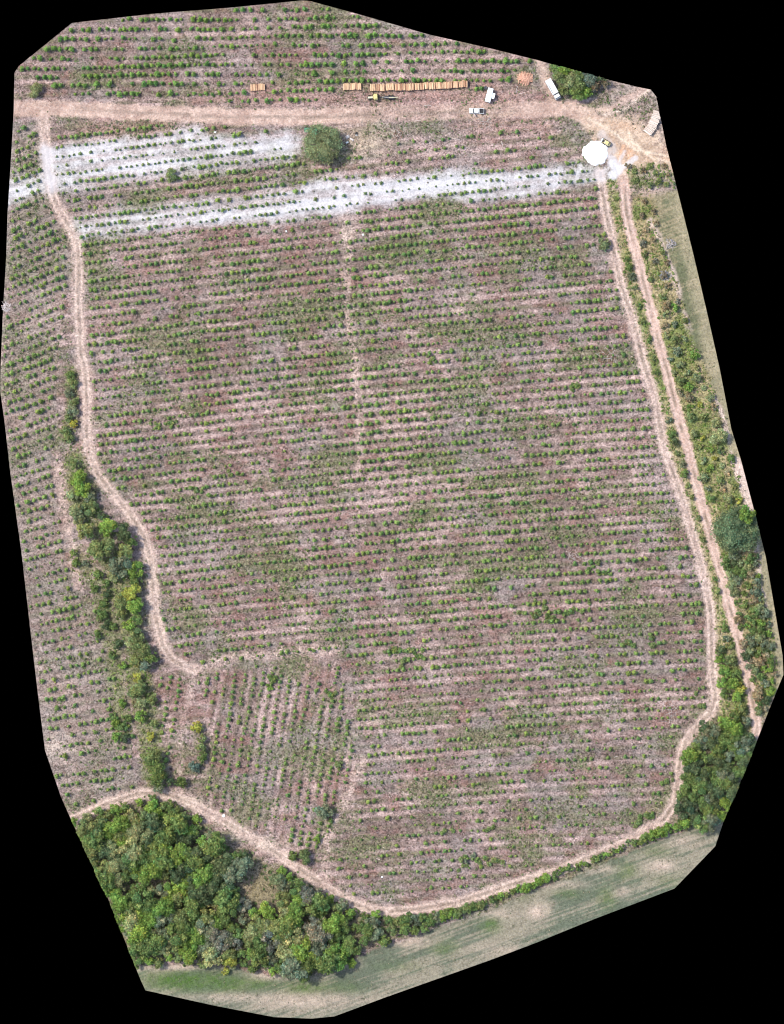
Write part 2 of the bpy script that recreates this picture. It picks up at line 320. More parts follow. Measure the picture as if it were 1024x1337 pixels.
# ------------------------------------------------------------------ materials
def new_mat(name):
    m = bpy.data.materials.new(name); m.use_nodes = True
    t = m.node_tree; b = t.nodes['Principled BSDF']; return m, t, b
def nd(t, ty, **kw):
    n = t.nodes.new(ty)
    for k, v in kw.items(): setattr(n, k, v)
    return n
def ground_material():
    m, t, b = new_mat('ground'); L = t.links.new
    at = nd(t, 'ShaderNodeVertexColor', layer_name='tint')
    tc = nd(t, 'ShaderNodeTexCoord')
    def noise(scale, detail, rough):
        n = nd(t, 'ShaderNodeTexNoise'); n.inputs['Scale'].default_value = scale; n.inputs['Detail'].default_value = detail; n.inputs['Roughness'].default_value = rough
        L(tc.outputs['Object'], n.inputs['Vector']); return n
    def math_(op, a, bb):
        n = nd(t, 'ShaderNodeMath', operation=op)
        for i, v in enumerate((a, bb)):
            if isinstance(v, (int, float)): n.inputs[i].default_value = v
            else: L(v, n.inputs[i])
        return n.outputs[0]
    a = noise(1.9, 4, .75); c = noise(.45, 3, .6); v = nd(t, 'ShaderNodeTexVoronoi'); v.inputs['Scale'].default_value = 1.7; L(tc.outputs['Object'], v.inputs['Vector'])
    s1 = math_('MULTIPLY', math_('SUBTRACT', a.outputs[0], .5), 3.6)
    s2 = math_('MULTIPLY', math_('SUBTRACT', c.outputs[0], .5), 1.2)
    sep = nd(t, 'ShaderNodeSeparateColor'); L(v.outputs['Color'], sep.inputs[0])
    s3 = math_('MULTIPLY', math_('SUBTRACT', sep.outputs[0], .5), .7)
    tot = math_('ADD', math_('ADD', s1, s2), s3)
    f = math_('MAXIMUM', math_('ADD', math_('MULTIPLY', tot, at.outputs['Alpha']), 1.0), .3)
    f = math_('MINIMUM', f, 2.1)
    mul = nd(t, 'ShaderNodeVectorMath', operation='SCALE'); L(at.outputs['Color'], mul.inputs[0]); L(f, mul.inputs['Scale'])
    # hue wander: some chips redder, some greyer
    hn = noise(2.3, 2, .5); hs = nd(t, 'ShaderNodeHueSaturation'); L(mul.outputs[0], hs.inputs['Color'])
    L(math_('ADD', .55, math_('MULTIPLY', hn.outputs[0], .9)), hs.inputs['Saturation'])
    L(hs.outputs[0], b.inputs['Base Color'])
    b.inputs['Roughness'].default_value = .95; b.inputs['Specular IOR Level'].default_value = .1
    bp = nd(t, 'ShaderNodeBump'); bp.inputs['Strength'].default_value = .55; bp.inputs['Distance'].default_value = .12
    L(math_('MULTIPLY', a.outputs[0], at.outputs['Alpha']), bp.inputs['Height']); L(bp.outputs[0], b.inputs['Normal'])
    return m
M_GROUND = ground_material()
def leaf_material(name, use_obj=True, trans=.3):
    m, t, b = new_mat(name); L = t.links.new
    at = nd(t, 'ShaderNodeVertexColor', layer_name='tint')
    src = at.outputs['Color']
    if use_obj:
        oi = nd(t, 'ShaderNodeObjectInfo'); mx = nd(t, 'ShaderNodeMix', data_type='RGBA', blend_type='MULTIPLY'); mx.inputs[0].default_value = 1
        L(src, mx.inputs[6]); L(oi.outputs['Color'], mx.inputs[7]); src = mx.outputs[2]
    L(src, b.inputs['Base Color']); b.inputs['Roughness'].default_value = .6; b.inputs['Specular IOR Level'].default_value = .25
    tr = nd(t, 'ShaderNodeBsdfTranslucent'); ms = nd(t, 'ShaderNodeMixShader'); ms.inputs[0].default_value = trans
    out = t.nodes['Material Output']; L(src, tr.inputs['Color']); L(b.outputs[0], ms.inputs[1]); L(tr.outputs[0], ms.inputs[2]); L(ms.outputs[0], out.inputs['Surface'])
    return m
M_LEAF = leaf_material('leaves', True, .45); M_SAP = leaf_material('sapling_leaves', True, .4); M_SAPS = leaf_material('sapling_leaves_row', False, .4)
def vcol_material(name, rough=.9):
    m, t, b = new_mat(name); at = nd(t, 'ShaderNodeVertexColor', layer_name='tint'); t.links.new(at.outputs['Color'], b.inputs['Base Color'])
    b.inputs['Roughness'].default_value = rough; b.inputs['Specular IOR Level'].default_value = .15; return m
M_STICK = vcol_material('slash_wood'); M_WEED = leaf_material('weed_leaves', False, .25)
def plain(name, col, rough=.6, metal=0.0, var=.12, scale=3.0, spec=.3):
    m, t, b = new_mat(name); L = t.links.new
    tc = nd(t, 'ShaderNodeTexCoord'); n = nd(t, 'ShaderNodeTexNoise'); n.inputs['Scale'].default_value = scale; n.inputs['Detail'].default_value = 5
    L(tc.outputs['Object'], n.inputs['Vector'])
    mp = nd(t, 'ShaderNodeMapRange'); mp.inputs[1].default_value = .3; mp.inputs[2].default_value = .7; mp.inputs[3].default_value = 1 - var; mp.inputs[4].default_value = 1 + var
    L(n.outputs[0], mp.inputs[0])
    sc = nd(t, 'ShaderNodeVectorMath', operation='SCALE'); sc.inputs[0].default_value = col[:3]; L(mp.outputs[0], sc.inputs['Scale'])
    L(sc.outputs[0], b.inputs['Base Color']); b.inputs['Roughness'].default_value = rough; b.inputs['Metallic'].default_value = metal; b.inputs['Specular IOR Level'].default_value = spec
    return m
M_BARK = plain('bark', (.16, .12, .09), .9)
M_WHITE = plain('white_paint', (.78, .79, .78), .4, 0, .05); M_GLASS = plain('dark_glass', (.02, .028, .035), .12, 0, .05, spec=.5)
M_TYRE = plain('tyre', (.025, .024, .023), .9); M_RIM = plain('rim', (.42, .43, .44), .35, .6); M_DARK = plain('dark_metal', (.055, .055, .06), .6, .3)
M_YEL = plain('faded_yellow_paint', (.56, .47, .20), .5, 0, .2); M_PYEL = plain('pale_yellow_paint', (.68, .62, .41), .5, 0, .15); M_GREY = plain('grey_metal', (.33, .32, .31), .5, .4)
M_CANVAS = plain('white_canvas', (.80, .82, .83), .7, 0, .05); M_DIRTW = plain('dirty_white', (.68, .69, .67), .55, 0, .22, 1.2)
M_LIME = plain('lime_powder', (.86, .86, .86), .95, 0, .03, .8); M_BLUE = plain('dark_blue_plastic', (.07, .085, .125), .5); M_BLACK = plain('black_plastic', (.02, .02, .022), .5)
M_GREEN = plain('green_tarp', (.10, .24, .15), .6, 0, .2); M_STONE = plain('pale_slab', (.62, .56, .52), .85, 0, .2); M_RED = plain('lamp_red', (.4, .03, .02), .3); M_CLEAR = plain('lamp_clear', (.7, .7, .68), .2)
def log_material(name, col, end):
    m, t, b = new_mat(name); L = t.links.new
    oi = nd(t, 'ShaderNodeObjectInfo'); tc = nd(t, 'ShaderNodeTexCoord'); n = nd(t, 'ShaderNodeTexNoise'); n.inputs['Scale'].default_value = 6; n.inputs['Detail'].default_value = 4
    L(tc.outputs['Object'], n.inputs['Vector'])
    ad = nd(t, 'ShaderNodeMath', operation='ADD'); L(n.outputs[0], ad.inputs[0]); L(oi.outputs['Random'], ad.inputs[1])
    mp = nd(t, 'ShaderNodeMapRange'); mp.inputs[1].default_value = .45; mp.inputs[2].default_value = 1.3; L(ad.outputs[0], mp.inputs[0])
    mx = nd(t, 'ShaderNodeMix', data_type='RGBA'); mx.inputs[6].default_value = (*col, 1); mx.inputs[7].default_value = (*end, 1); L(mp.outputs[0], mx.inputs[0])
    L(mx.outputs[2], b.inputs['Base Color']); b.inputs['Roughness'].default_value = .8; return m
M_LOG = log_material('peeled_log', (.34, .155, .09), (.68, .48, .29)); M_LOGR = log_material('reddish_log', (.42, .18, .12), (.66, .42, .29)); M_LOGG = log_material('grey_log', (.44, .34, .28), (.68, .60, .51))

# ------------------------------------------------------------------ ground objects
cx = (X[:-1, :-1] + X[1:, 1:]) / 2; cy = (Y[:-1, :-1] + Y[1:, 1:]) / 2
keep = (edge_sd[:-1, :-1] < 0) | (edge_sd[1:, 1:] < 0) | (edge_sd[:-1, 1:] < 0) | (edge_sd[1:, :-1] < 0)
# pull grid corners that lie past the rim back onto it, so the rim is a clean straight cut
PX = X.copy(); PY = Y.copy()
out = (edge_sd > 0) & (edge_sd < 3 * G)
oi = np.argwhere(out); ox = X[out].astype(np.float64); oy = Y[out].astype(np.float64)
bd = np.full(ox.shape, 1e18); bxx = ox.copy(); byy = oy.copy()
for (ax, ay), (bx, by) in zip(EDGE, EDGE[1:] + EDGE[:1]):
    vx, vy = bx - ax, by - ay; t = np.clip(((ox - ax) * vx + (oy - ay) * vy) / (vx * vx + vy * vy), 0, 1)
    qx, qy = ax + t * vx, ay + t * vy; d = (qx - ox) ** 2 + (qy - oy) ** 2; k = d < bd
    bd[k] = d[k]; bxx[k] = qx[k]; byy[k] = qy[k]
PX[out] = bxx; PY[out] = byy
VX = (PX - 512) * S; VY = (668.5 - PY) * S
f = lambda A: A[:-1, :-1] * .25 + A[1:, 1:] * .25 + A[:-1, 1:] * .25 + A[1:, :-1] * .25
cls = np.zeros(cx.shape, int)
def put(mask, k): cls[mask] = k
put(f(m_mr) > .5, 8); put(f(m_ms) > .5, 9); put(f(m_vg) > .5, 10); put(f(m_gw) > .5, 11); put(f(m_ge) > .5, 12)
li = lime_id[:-1, :-1]
for i in (1, 2, 3): put(li == i, 4 + i)
put(f(m_C) > .5, 4); put(f(m_B) > .5, 3); put(f(m_A) > .5, 2); put((f(m_road) > .35), 1); put(f(m_yard) > .5, 13)
NAMES = {0: ('field_soil', 'litter-strewn planted field with pale and reddish strips of slash'), 1: ('dirt_road', 'broad pink dirt road across the top of the field'),
         2: ('dirt_track', 'straight two-rut dirt track nearest the right-hand verge'), 3: ('dirt_track', 'pale field-edge track curving round the right and bottom of the field'),
         4: ('dirt_track', 'pale winding dirt track on the left side of the field'), 5: ('lime_strip', 'short white lime strip below the dirt road'),
         6: ('lime_strip', 'long white lime strip right across the field'), 7: ('lime_strip', 'small white lime strip at the left edge'),
         8: ('meadow', 'dry meadow strip along the right edge'), 9: ('meadow', 'mown grey-green meadow along the bottom edge'),
         10: ('grass_verge', 'overgrown verge between the tracks and the meadow'), 11: ('forest_floor', 'shaded brown ground under the lower left grove'),
         12: ('forest_floor', 'shaded ground under the lower right grove'), 13: ('dirt_yard', 'tan bare yard beside the white lime heap')}
NC = len(gx)
idx = np.arange(X.size).reshape(X.shape)
q = np.stack([idx[1:, :-1], idx[1:, 1:], idx[:-1, 1:], idx[:-1, :-1]], -1)
allV = np.stack([VX.ravel(), VY.ravel(), Z.ravel()], -1); allC = np.concatenate([alb.reshape(-1, 3), amp.reshape(-1, 1)], 1)
for k, (nm, lab) in NAMES.items():
    sel = keep & (cls == k)
    if not sel.any(): continue
    F = q[sel]; u, inv = np.unique(F, return_inverse=True)
    o = link(nm, np_mesh(nm, allV[u], inv.reshape(F.shape), M_GROUND, allC[u], True)); tag(o, lab, kind='structure')
# cut soil face round the rim
ring = []
for (ax, ay), (bx, by) in zip(EDGE, EDGE[1:] + EDGE[:1]):
    n = max(1, int(math.hypot(bx - ax, by - ay) / 2))
    for i in range(n): ring.append((ax + (bx - ax) * i / n, ay + (by - ay) * i / n))
rv = []; 
for x, y in ring:
    w = W(x, y); z = float(hgt(x, y)); rv += [(w[0], w[1], z - .01), (w[0], w[1], -2.5)]
n = len(ring); rf_ = [(2 * i, 2 * ((i + 1) % n), 2 * ((i + 1) % n) + 1, 2 * i + 1) for i in range(n)]
M_SOIL = plain('cut_soil', (.26, .16, .11), .95, 0, .3, .6)
tag(link('soil_edge', np_mesh('soil_edge', np.array(rv), np.array(rf_), M_SOIL)), 'cut brown soil face round the rim of the land', kind='structure')

# ------------------------------------------------------------------ cards: leaves, weeds, sticks
def cards(c, nrm, size, asp, rng):
    """diamond leaf cards. c centres (n,3), nrm (n,3), size (n,), asp (n,)"""
    n = len(c); nrm = nrm / (np.linalg.norm(nrm, axis=1, keepdims=True) + 1e-9)
    r = rng.normal(size=(n, 3)); u = np.cross(nrm, r); u /= np.linalg.norm(u, axis=1, keepdims=True) + 1e-9
    v = np.cross(nrm, u); a = (size * .5)[:, None]; b = (size * .5 * asp)[:, None]; sag = nrm * (size * .12)[:, None]
    V = np.stack([c + u * a - sag, c + v * b * .9 + u * a * .15, c - u * a - sag, c - v * b + u * a * .1], 1).reshape(-1, 3)
    F = np.arange(4 * n).reshape(n, 4); return V, F
ICO = None
def ico():
    global ICO
    if ICO is None:
        p = (1 + 5 ** .5) / 2
        v = np.array([(-1, p, 0), (1, p, 0), (-1, -p, 0), (1, -p, 0), (0, -1, p), (0, 1, p), (0, -1, -p), (0, 1, -p), (p, 0, -1), (p, 0, 1), (-p, 0, -1), (-p, 0, 1)], float)
        v /= np.linalg.norm(v[0])
        fc = np.array([(0, 11, 5), (0, 5, 1), (0, 1, 7), (0, 7, 10), (0, 10, 11), (1, 5, 9), (5, 11, 4), (11, 10, 2), (10, 7, 6), (7, 1, 8), (3, 9, 4), (3, 4, 2), (3, 2, 6), (3, 6, 8), (3, 8, 9), (4, 9, 5), (2, 4, 11), (6, 2, 10), (8, 6, 7), (9, 8, 1)])
        ICO = (v, fc)
    return ICO
def tri_fan(F4): return np.concatenate([F4[:, [0, 1, 2]], F4[:, [0, 2, 3]]], 0)

def crown_arrays(rad, seed, dome=.75, leaf=.42, dens=1.0, spread=.72, ragged=.25):
    """leaf-clump crown: lobes carrying leaf cards, gaps between lobes; base at z=0 (crown bottom)"""
    g = np.random.default_rng(seed)
    nl = int(7 + rad * (3.4 if rad < 5 else 5.5))
    Vs, Fs, Cs = [], [], []; off = 0
    for i in range(nl):
        d = math.sqrt(g.random()) * spread * rad; a = g.random() * 2 * math.pi
        lr = rad * (.24 + .16 * g.random()) * (1.1 - .35 * d / rad) * (1 if rad < 5 else .8)
        lr = max(lr, .45)
        hz = rad * dome * 2 * math.sqrt(max(.05, 1 - (d / rad) ** 2)) * (.62 + .38 * g.random())
        c0 = np.array([d * math.cos(a), d * math.sin(a), max(hz - lr * .6, lr * .6)])
        m = int(dens * 2.2 * 2 * math.pi * lr * lr / (leaf * leaf))
        m = max(14, min(m, 420))
        dr = g.normal(size=(m, 3)); dr[:, 2] = dr[:, 2] * .8 + .35; dr /= np.linalg.norm(dr, axis=1, keepdims=True)
        rr = lr * (1 - ragged + 1.6 * ragged * g.random(m) ** 1.5)
        c = c0 + dr * rr[:, None] * np.array([1, 1, .85])
        nr = dr * .9 + g.normal(size=(m, 3)) * .6 + np.array([0, 0, .35])
        V, F = cards(c, nr, leaf * (.65 + .8 * g.random(m)), .6 + .35 * g.random(m), g)
        lt = (.78 + .5 * g.random()); hue = g.normal() * .10
        ct = lt * (.50 + .95 * g.random(m) ** 1.3); cc = np.stack([ct * (1 + hue + .12 * g.normal(size=m)), ct, ct * (1 - hue * .6)], 1)
        Vs.append(V); Fs.append(tri_fan(F) + off); off += len(V); Cs.append(np.repeat(cc, 4, 0))
        iv, jf = ico(); bv = c0 + iv * lr * .62 * (.85 + .3 * g.random((12, 1)))
        Vs.append(bv); Fs.append(jf + off); off += 12; Cs.append(np.full((12, 3), lt * .9))
    return np.concatenate(Vs), np.concatenate(Fs), np.clip(np.concatenate(Cs), .2, 2.2)
def tube(path, rads, k=6):
    V, F = [], []
    for i, (p, r) in enumerate(zip(path, rads)):
        d = (path[min(i + 1, len(path) - 1)] - path[max(i - 1, 0)]).normalized(); u = d.orthogonal().normalized(); w = d.cross(u)
        for j in range(k):
            a = 2 * math.pi * j / k; V.append(p + (u * math.cos(a) + w * math.sin(a)) * r)
    for i in range(len(path) - 1):
        for j in range(k): F.append((i * k + j, i * k + (j + 1) % k, (i + 1) * k + (j + 1) % k, (i + 1) * k + j))
    return V, F
def trunk_mesh(h, crown_r, seed, r0):
    g = random.Random(seed); V, F = [], []
    def add(path, rads):
        v, f_ = tube(path, rads); o = len(V); V.extend(v); F.extend([tuple(a + o for a in q_) for q_ in f_])
    top = Vector((g.uniform(-.1, .1) * h, g.uniform(-.1, .1) * h, h)); mid = top * .5 + Vector((g.uniform(-.08, .08) * h, g.uniform(-.08, .08) * h, 0))
    add([Vector((0, 0, -.3)), mid * .5, mid, top], [r0, r0 * .8, r0 * .65, r0 * .35])
    for i in range(4):
        a = i * 1.6 + g.uniform(-.4, .4); d = crown_r * g.uniform(.5, .75); s = mid.lerp(top, g.uniform(-.2, .7))
        e = s + Vector((math.cos(a) * d, math.sin(a) * d, crown_r * g.uniform(.4, .8))); add([s, s.lerp(e, .5) + Vector((0, 0, .1 * d)), e], [r0 * .45, r0 * .3, r0 * .1])
    return np_mesh('trunk', np.array([tuple(v) for v in V]), np.array(F), M_BARK)

TONES = {'dark green': (.120, .172, .078), 'mid green': (.172, .255, .080), 'bright green': (.225, .355, .078), 'olive': (.222, .280, .105), 'grey-green': (.215, .265, .160), 'soft green': (.150, .215, .105), 'soft grey-green': (.205, .262, .130),
         'pale olive': (.310, .360, .170), 'yellow-green': (.38, .40, .085), 'straw-coloured': (.38, .32, .185), 'bluish green': (.180, .245, .175), 'brownish': (.26, .215, .13), 'greyish': (.240, .258, .19)}
CLASSES = {}                                # radius class -> list of (V,F,C,mesh)
def proto(cl):
    if cl not in CLASSES:
        L = []
        for s in range(5 if cl < 5 else 2):
            V, F, Cc = crown_arrays(cl, 100 + s * 7 + int(cl * 31), dome=.75 if cl < 1.6 else .68, ragged=.42 if cl > 5 else .28, leaf=.30 if cl < 1.3 else (.36 if cl < 2.6 else .44 if cl < 5 else .46), dens=1.0 if cl < 5 else .9)
            L.append((V, F, Cc, np_mesh('crown', V, F, M_LEAF, Cc), trunk_mesh(cl * (.55 if cl < 2 else .8) + .4, cl, s, .05 + .045 * cl)))
        CLASSES[cl] = L
    return CLASSES[cl]
TREE_RECORDS = []
_v, _f = tube([Vector((0, 0, -.3)), Vector((.02, 0, 1.0)), Vector((0, 0, 2.2))], [.16, .12, .05], 7)
RIM_TRUNK = np_mesh('trunk', np.array([tuple(v) for v in _v]), np.array(_f), M_BARK)
SPECS = []
def plant_tree(x, y, rpx, tone, kind, place=None, label=None, group=None): SPECS.append((x, y, rpx, tone, kind, place, label, group))
def build_tree(x, y, rpx, tone, kind, place=None, label=None, group=None):
    rad = rpx * S * 1.18; cl = min((.9, 1.4, 2.2, 3.4, 7.6), key=lambda c: abs(math.log(c / rad))); pl = proto(cl); v = R.randrange(len(pl))
    V, F, Cc, cm, tm = pl[v]; sc = rad / cl; rz = R.uniform(0, 6.283)
    base = P(x, y); root = empty({'tree': 'tree', 'bush': 'bush'}[kind], base, 0)
    th = (.35 if cl > 5 else .8 if cl >= 2 else .55) * cl * sc * (.55 if kind == 'tree' else .25)
    if cl >= 2 or kind == 'tree' or cl >= .9:
        nearrim = float(sdf(np.array([x]), np.array([y]), EDGE)[0]) > -rpx * 1.5
        tr = link('trunk' if kind == 'tree' else 'stem', RIM_TRUNK if nearrim else tm, root); tr.rotation_euler = (0, 0, rz); tr.scale = (sc, sc, sc * (.8 if kind == 'tree' else .55))
    zs = sc * R.uniform(.85, 1.15) * (.52 if cl > 5 else 1)
    ca, sa = math.cos(rz), math.sin(rz)
    me = cm; cut = False
    if float(sdf(np.array([x]), np.array([y]), EDGE)[0]) > -rpx * 1.5:      # crown cut by the rim of the land
        wx = base.x + (V[:, 0] * ca - V[:, 1] * sa) * sc; wy = base.y + (V[:, 0] * sa + V[:, 1] * ca) * sc
        px, py = wx / S + 512, 668.5 - wy / S
        ok = sdf(px, py, EDGE) < -.6
        fk = ok[F].all(1); u, inv = np.unique(F[fk], return_inverse=True)
        if fk.sum() < 10: return
        me = np_mesh('crown', V[u], inv.reshape(-1, 3), M_LEAF, Cc[u]); cut = True
    cr = link('crown' if kind == 'tree' else 'foliage', me, root); cr.location = (0, 0, th if kind == 'tree' else .05); cr.rotation_euler = (0, 0, rz); cr.scale = (sc, sc, zs)
    t = TONES[tone]; j = R.uniform(.85, 1.18); h = R.uniform(-.06, .06)
    j *= 1.12 if kind == 'tree' else 1.05
    cr.color = (t[0] * j * (1.04 + h), t[1] * j, t[2] * j * (1 - h), 1)
    TREE_RECORDS.append(dict(o=root, x=x, y=y, r=rpx, tone=tone, kind=kind, place=place, label=label, group=group))

# single trees and bushes
plant_tree(421, 190, 26, 'soft grey-green', 'tree', label='broad grey-green tree standing alone just below the dirt road')
plant_tree(961, 692, 31, 'soft green', 'tree', label='largest soft green tree, overhanging the right-hand two-rut track')
plant_tree(972, 673, 12, 'bright green', 'tree', label='bright green treetop against the upper right side of the largest tree')
plant_tree(47, 118, 10, 'pale olive', 'bush', label='loose pale olive bush just above the road at the far left')
plant_tree(224, 229, 9, 'olive', 'bush', label='olive bush beside the short white lime strip')
plant_tree(789, 320, 9, 'soft grey-green', 'bush', label='grey-green bush on the field side of the pale edge track')
plant_tree(937, 570, 11, 'pale olive', 'tree', label='small pale olive tree in the verge above the largest tree')
plant_tree(424, 1060, 12, 'grey-green', 'bush', label='pale grey-green bush at the lower corner of the upright rows')
plant_tree(442, 998, 6, 'olive', 'bush', label='small olive bush on the right edge of the upright rows')
plant_tree(398, 1118, 10, 'olive', 'bush', label='olive bush above the track at the foot of the upright rows')
plant_tree(413, 1097, 6, 'bright green', 'bush', label='small bright green bush above the pale lane at the foot of the rows')
plant_tree(383, 1118, 7, 'mid green', 'bush', label='mid green bush touching the track near the lower grove')
plant_tree(300, 1253, 10, 'yellow-green', 'tree', label='yellow-green tree spilling from the grove over the bottom meadow')
plant_tree(294, 1267, 6, 'yellow-green', 'bush', label='small yellow-green bush out on the bottom meadow')
plant_tree(347, 1240, 6, 'bright green', 'bush', label='vivid green bush in the south edge of the lower left grove')
plant_tree(245, 1252, 8, 'bluish green', 'bush', label='bluish green bush where the grove meets the bottom meadow')
plant_tree(459, 1257, 7, 'bright green', 'bush', label='vivid green bush at the tip of the grove by a bare patch')
for x, y, r, t in [(146,1108,11,'pale olive'),(149,1128,11,'pale olive'),(153,1148,11,'pale olive'),(158,1164,9,'pale olive')]:
    plant_tree(x, y, r, t, 'tree', 'in the pale column left in the grove')
for x, y, r, t in [(98,605,7,'olive'),(103,624,11,'bright green'),(108,640,12,'bright green'),(94,647,8,'pale olive'),(116,648,9,'grey-green'),(102,667,11,'pale olive'),(119,663,10,'olive'),
                   (112,692,12,'olive'),(104,680,8,'pale olive'),(134,672,7,'dark green'),(143,688,12,'bright green'),(163,695,12,'dark green'),(172,705,9,'mid green'),(134,716,16,'olive'),(165,718,11,'olive'),(158,738,14,'grey-green'),
                   (177,743,11,'bright green'),(178,757,9,'mid green'),(150,752,8,'pale olive'),(173,773,12,'yellow-green'),(160,785,11,'olive'),(176,790,11,'bright green'),(159,802,7,'olive'),(168,814,9,'bright green'),
                   (180,808,8,'mid green'),(178,830,10,'olive'),(172,842,8,'pale olive'),(186,846,11,'olive'),(198,857,9,'mid green'),(178,862,9,'olive'),(190,868,9,'bluish green')]:
    plant_tree(x, y, r, t, 'tree', 'in the tree strip left of the winding track')
for x, y, r, t in [(178,884,7,'yellow-green'),(181,898,10,'olive'),(173,905,7,'olive'),(198,912,8,'olive'),(186,935,9,'bright green'),(202,945,6,'olive'),(197,961,6,'yellow-green'),(184,917,8,'pale olive'),
                   (199,986,12,'olive'),(204,1000,12,'mid green'),(208,1015,11,'mid green'),(207,1028,8,'grey-green')]:
    plant_tree(x, y, r, t, 'tree', 'in the thin lower end of the tree strip')
for x, y, r, t in [(258,949,8,'yellow-green'),(263,963,7,'olive'),(262,978,8,'olive'),(264,988,7,'mid green'),(254,1001,8,'bluish green'),(237,1021,8,'mid green'),(224,1022,7,'dark green')]:
    plant_tree(x, y, r, t, 'bush', 'among the first upright rows above the grove')
for x, y, r, t in [(92,489,6,'mid green'),(94,500,8,'olive'),(91,513,7,'grey-green'),(97,524,7,'olive'),(96,536,8,'grey-green'),(90,546,6,'olive'),(96,553,6,'yellow-green'),(86,562,7,'olive'),(89,572,8,'olive')]:
    plant_tree(x, y, r, t, 'bush', 'beside the upper stretch of the winding track')
for x, y, r, t in [(97,722,5,'mid green'),(99,735,6,'mid green'),(112,735,5,'grey-green'),(128,750,7,'mid green'),(137,762,7,'mid green'),(124,768,6,'mid green'),(140,776,6,'dark green'),(136,788,7,'mid green'),
                   (133,802,8,'mid green'),(138,815,7,'dark green'),(127,830,6,'mid green'),(148,818,6,'mid green'),(155,840,7,'dark green'),(148,855,6,'mid green'),(160,868,6,'bright green'),(152,945,7,'bright green'),
                   (160,950,8,'mid green'),(153,962,7,'bright green'),(163,963,7,'dark green'),(148,936,6,'mid green'),(168,938,6,'mid green'),(160,918,6,'bright green')]:
    plant_tree(x, y, r, t, 'bush', 'in the scrub right of the left-hand rows')
for x, y, r, t in [(724,88,8,'mid green'),(738,92,10,'bright green'),(752,94,10,'mid green'),(731,102,10,'olive'),(745,106,11,'pale olive'),(736,118,8,'olive'),(756,110,11,'olive'),(752,123,10,'mid green'),(764,122,9,'bright green'),
                   (768,104,11,'bluish green'),(783,100,9,'dark green'),(791,108,7,'brownish'),(776,113,8,'brownish')]:
    plant_tree(x, y, r, t, 'tree', 'in the thicket beside the white truck')
# weeds bushes inside the field
for x, y, r, t in [(522,852,8,'olive'),(536,848,7,'olive'),(512,848,6,'brownish'),(548,856,6,'olive'),(528,868,7,'olive'),(690,800,8,'olive'),(705,793,7,'olive'),(716,806,7,'olive'),(738,800,6,'mid green'),(752,796,6,'olive'),(770,788,5,'olive'),
                   (776,738,7,'mid green'),(793,750,6,'olive'),(850,838,8,'olive'),(815,838,8,'olive'),(612,1120,8,'grey-green'),(630,1125,8,'olive'),(645,1127,7,'olive'),(604,1130,6,'mid green'),(590,1085,6,'olive'),(640,1080,6,'mid green'),
                   (755,505,6,'olive'),(745,510,6,'grey-green'),(565,468,6,'olive'),(430,905,7,'olive'),(360,885,8,'mid green'),(352,895,6,'bright green'),(848,1066,8,'grey-green'),(838,1072,8,'grey-green'),(828,1078,6,'olive'),(873,1020,6,'mid green'),
                   (915,922,5,'mid green'),(905,905,5,'olive'),(224,552,6,'mid green'),(205,555,5,'olive'),(255,640,6,'olive'),(300,620,6,'olive')]:
    for q_ in range(4):                       # a loose patch of low weeds, not one round bush
        plant_tree(x + R.gauss(0, r * .75), y + R.gauss(0, r * .4), r * R.uniform(.3, .5), R.choice([t, 'olive', 'mid green']), 'bush', 'growing wild among the rows of saplings')
# hedge along the foot of the field
hp = [(520,1203),(545,1200),(575,1196),(600,1190),(625,1181),(660,1167),(690,1158),(715,1147),(740,1134),(765,1128),(790,1115),(812,1106),(835,1098),(858,1086),(880,1080),(900,1074)]
acc = 0
for (ax, ay), (bx, by) in zip(hp[:-1], hp[1:]):
    L = math.hypot(bx - ax, by - ay); nst = max(1, round(L / 7.2))
    for i in range(nst):
        t = (i + R.random() * .5) / nst; x = ax + (bx - ax) * t; y = ay + (by - ay) * t; x += R.uniform(-1, 1); y += R.uniform(-2.6, 2.6)
        rr = 7.4 if 575 < x < 630 or x > 840 else 6.6 if 680 < x < 715 else (8.5 if x < 575 else 4.8); rr *= R.uniform(.8, 1.15)
        tn = 'bright green' if 575 < x < 592 or 682 < x < 712 or 845 < x < 872 else R.choice(['mid green', 'mid green', 'olive', 'bright green']) if x > 575 else R.choice(['olive', 'mid green', 'grey-green'])
        plant_tree(x, y, rr, tn, 'bush', 'in the hedge between the lower track and the meadow')
# median between the two right-hand tracks
for x, y, r, t in [(818,338,4,'mid green'),(821,349,6,'mid green'),(824,361,6,'grey-green'),(829,375,4,'olive'),(834,400,4,'mid green'),(839,420,4,'olive'),(847,443,5,'mid green'),(853,468,4,'olive'),(857,486,4,'mid green'),(873,548,5,'grey-green'),
                   (877,566,6,'mid green'),(880,578,6,'dark green'),(884,592,4,'olive'),(891,606,5,'grey-green'),(893,618,6,'mid green'),(898,634,4,'olive'),(903,650,4,'olive'),(912,676,4,'olive'),(918,705,4,'olive'),(934,755,4,'mid green'),(938,772,4,'olive'),
                   (945,820,6,'mid green'),(948,833,5,'grey-green'),(941,848,7,'dark green'),(952,842,6,'olive'),(940,862,7,'bright green'),(953,862,8,'olive'),(947,876,9,'bright green'),(960,878,8,'mid green'),(943,892,8,'bright green'),(957,893,9,'bright green'),
                   (968,897,8,'yellow-green'),(948,906,8,'mid green'),(962,908,8,'bright green'),(968,925,8,'olive'),(960,935,8,'mid green'),(972,942,8,'grey-green'),(966,952,8,'mid green'),(953,945,7,'dark green')]:
    plant_tree(x, y, r, t, 'bush', 'on the strip between the two right-hand tracks')

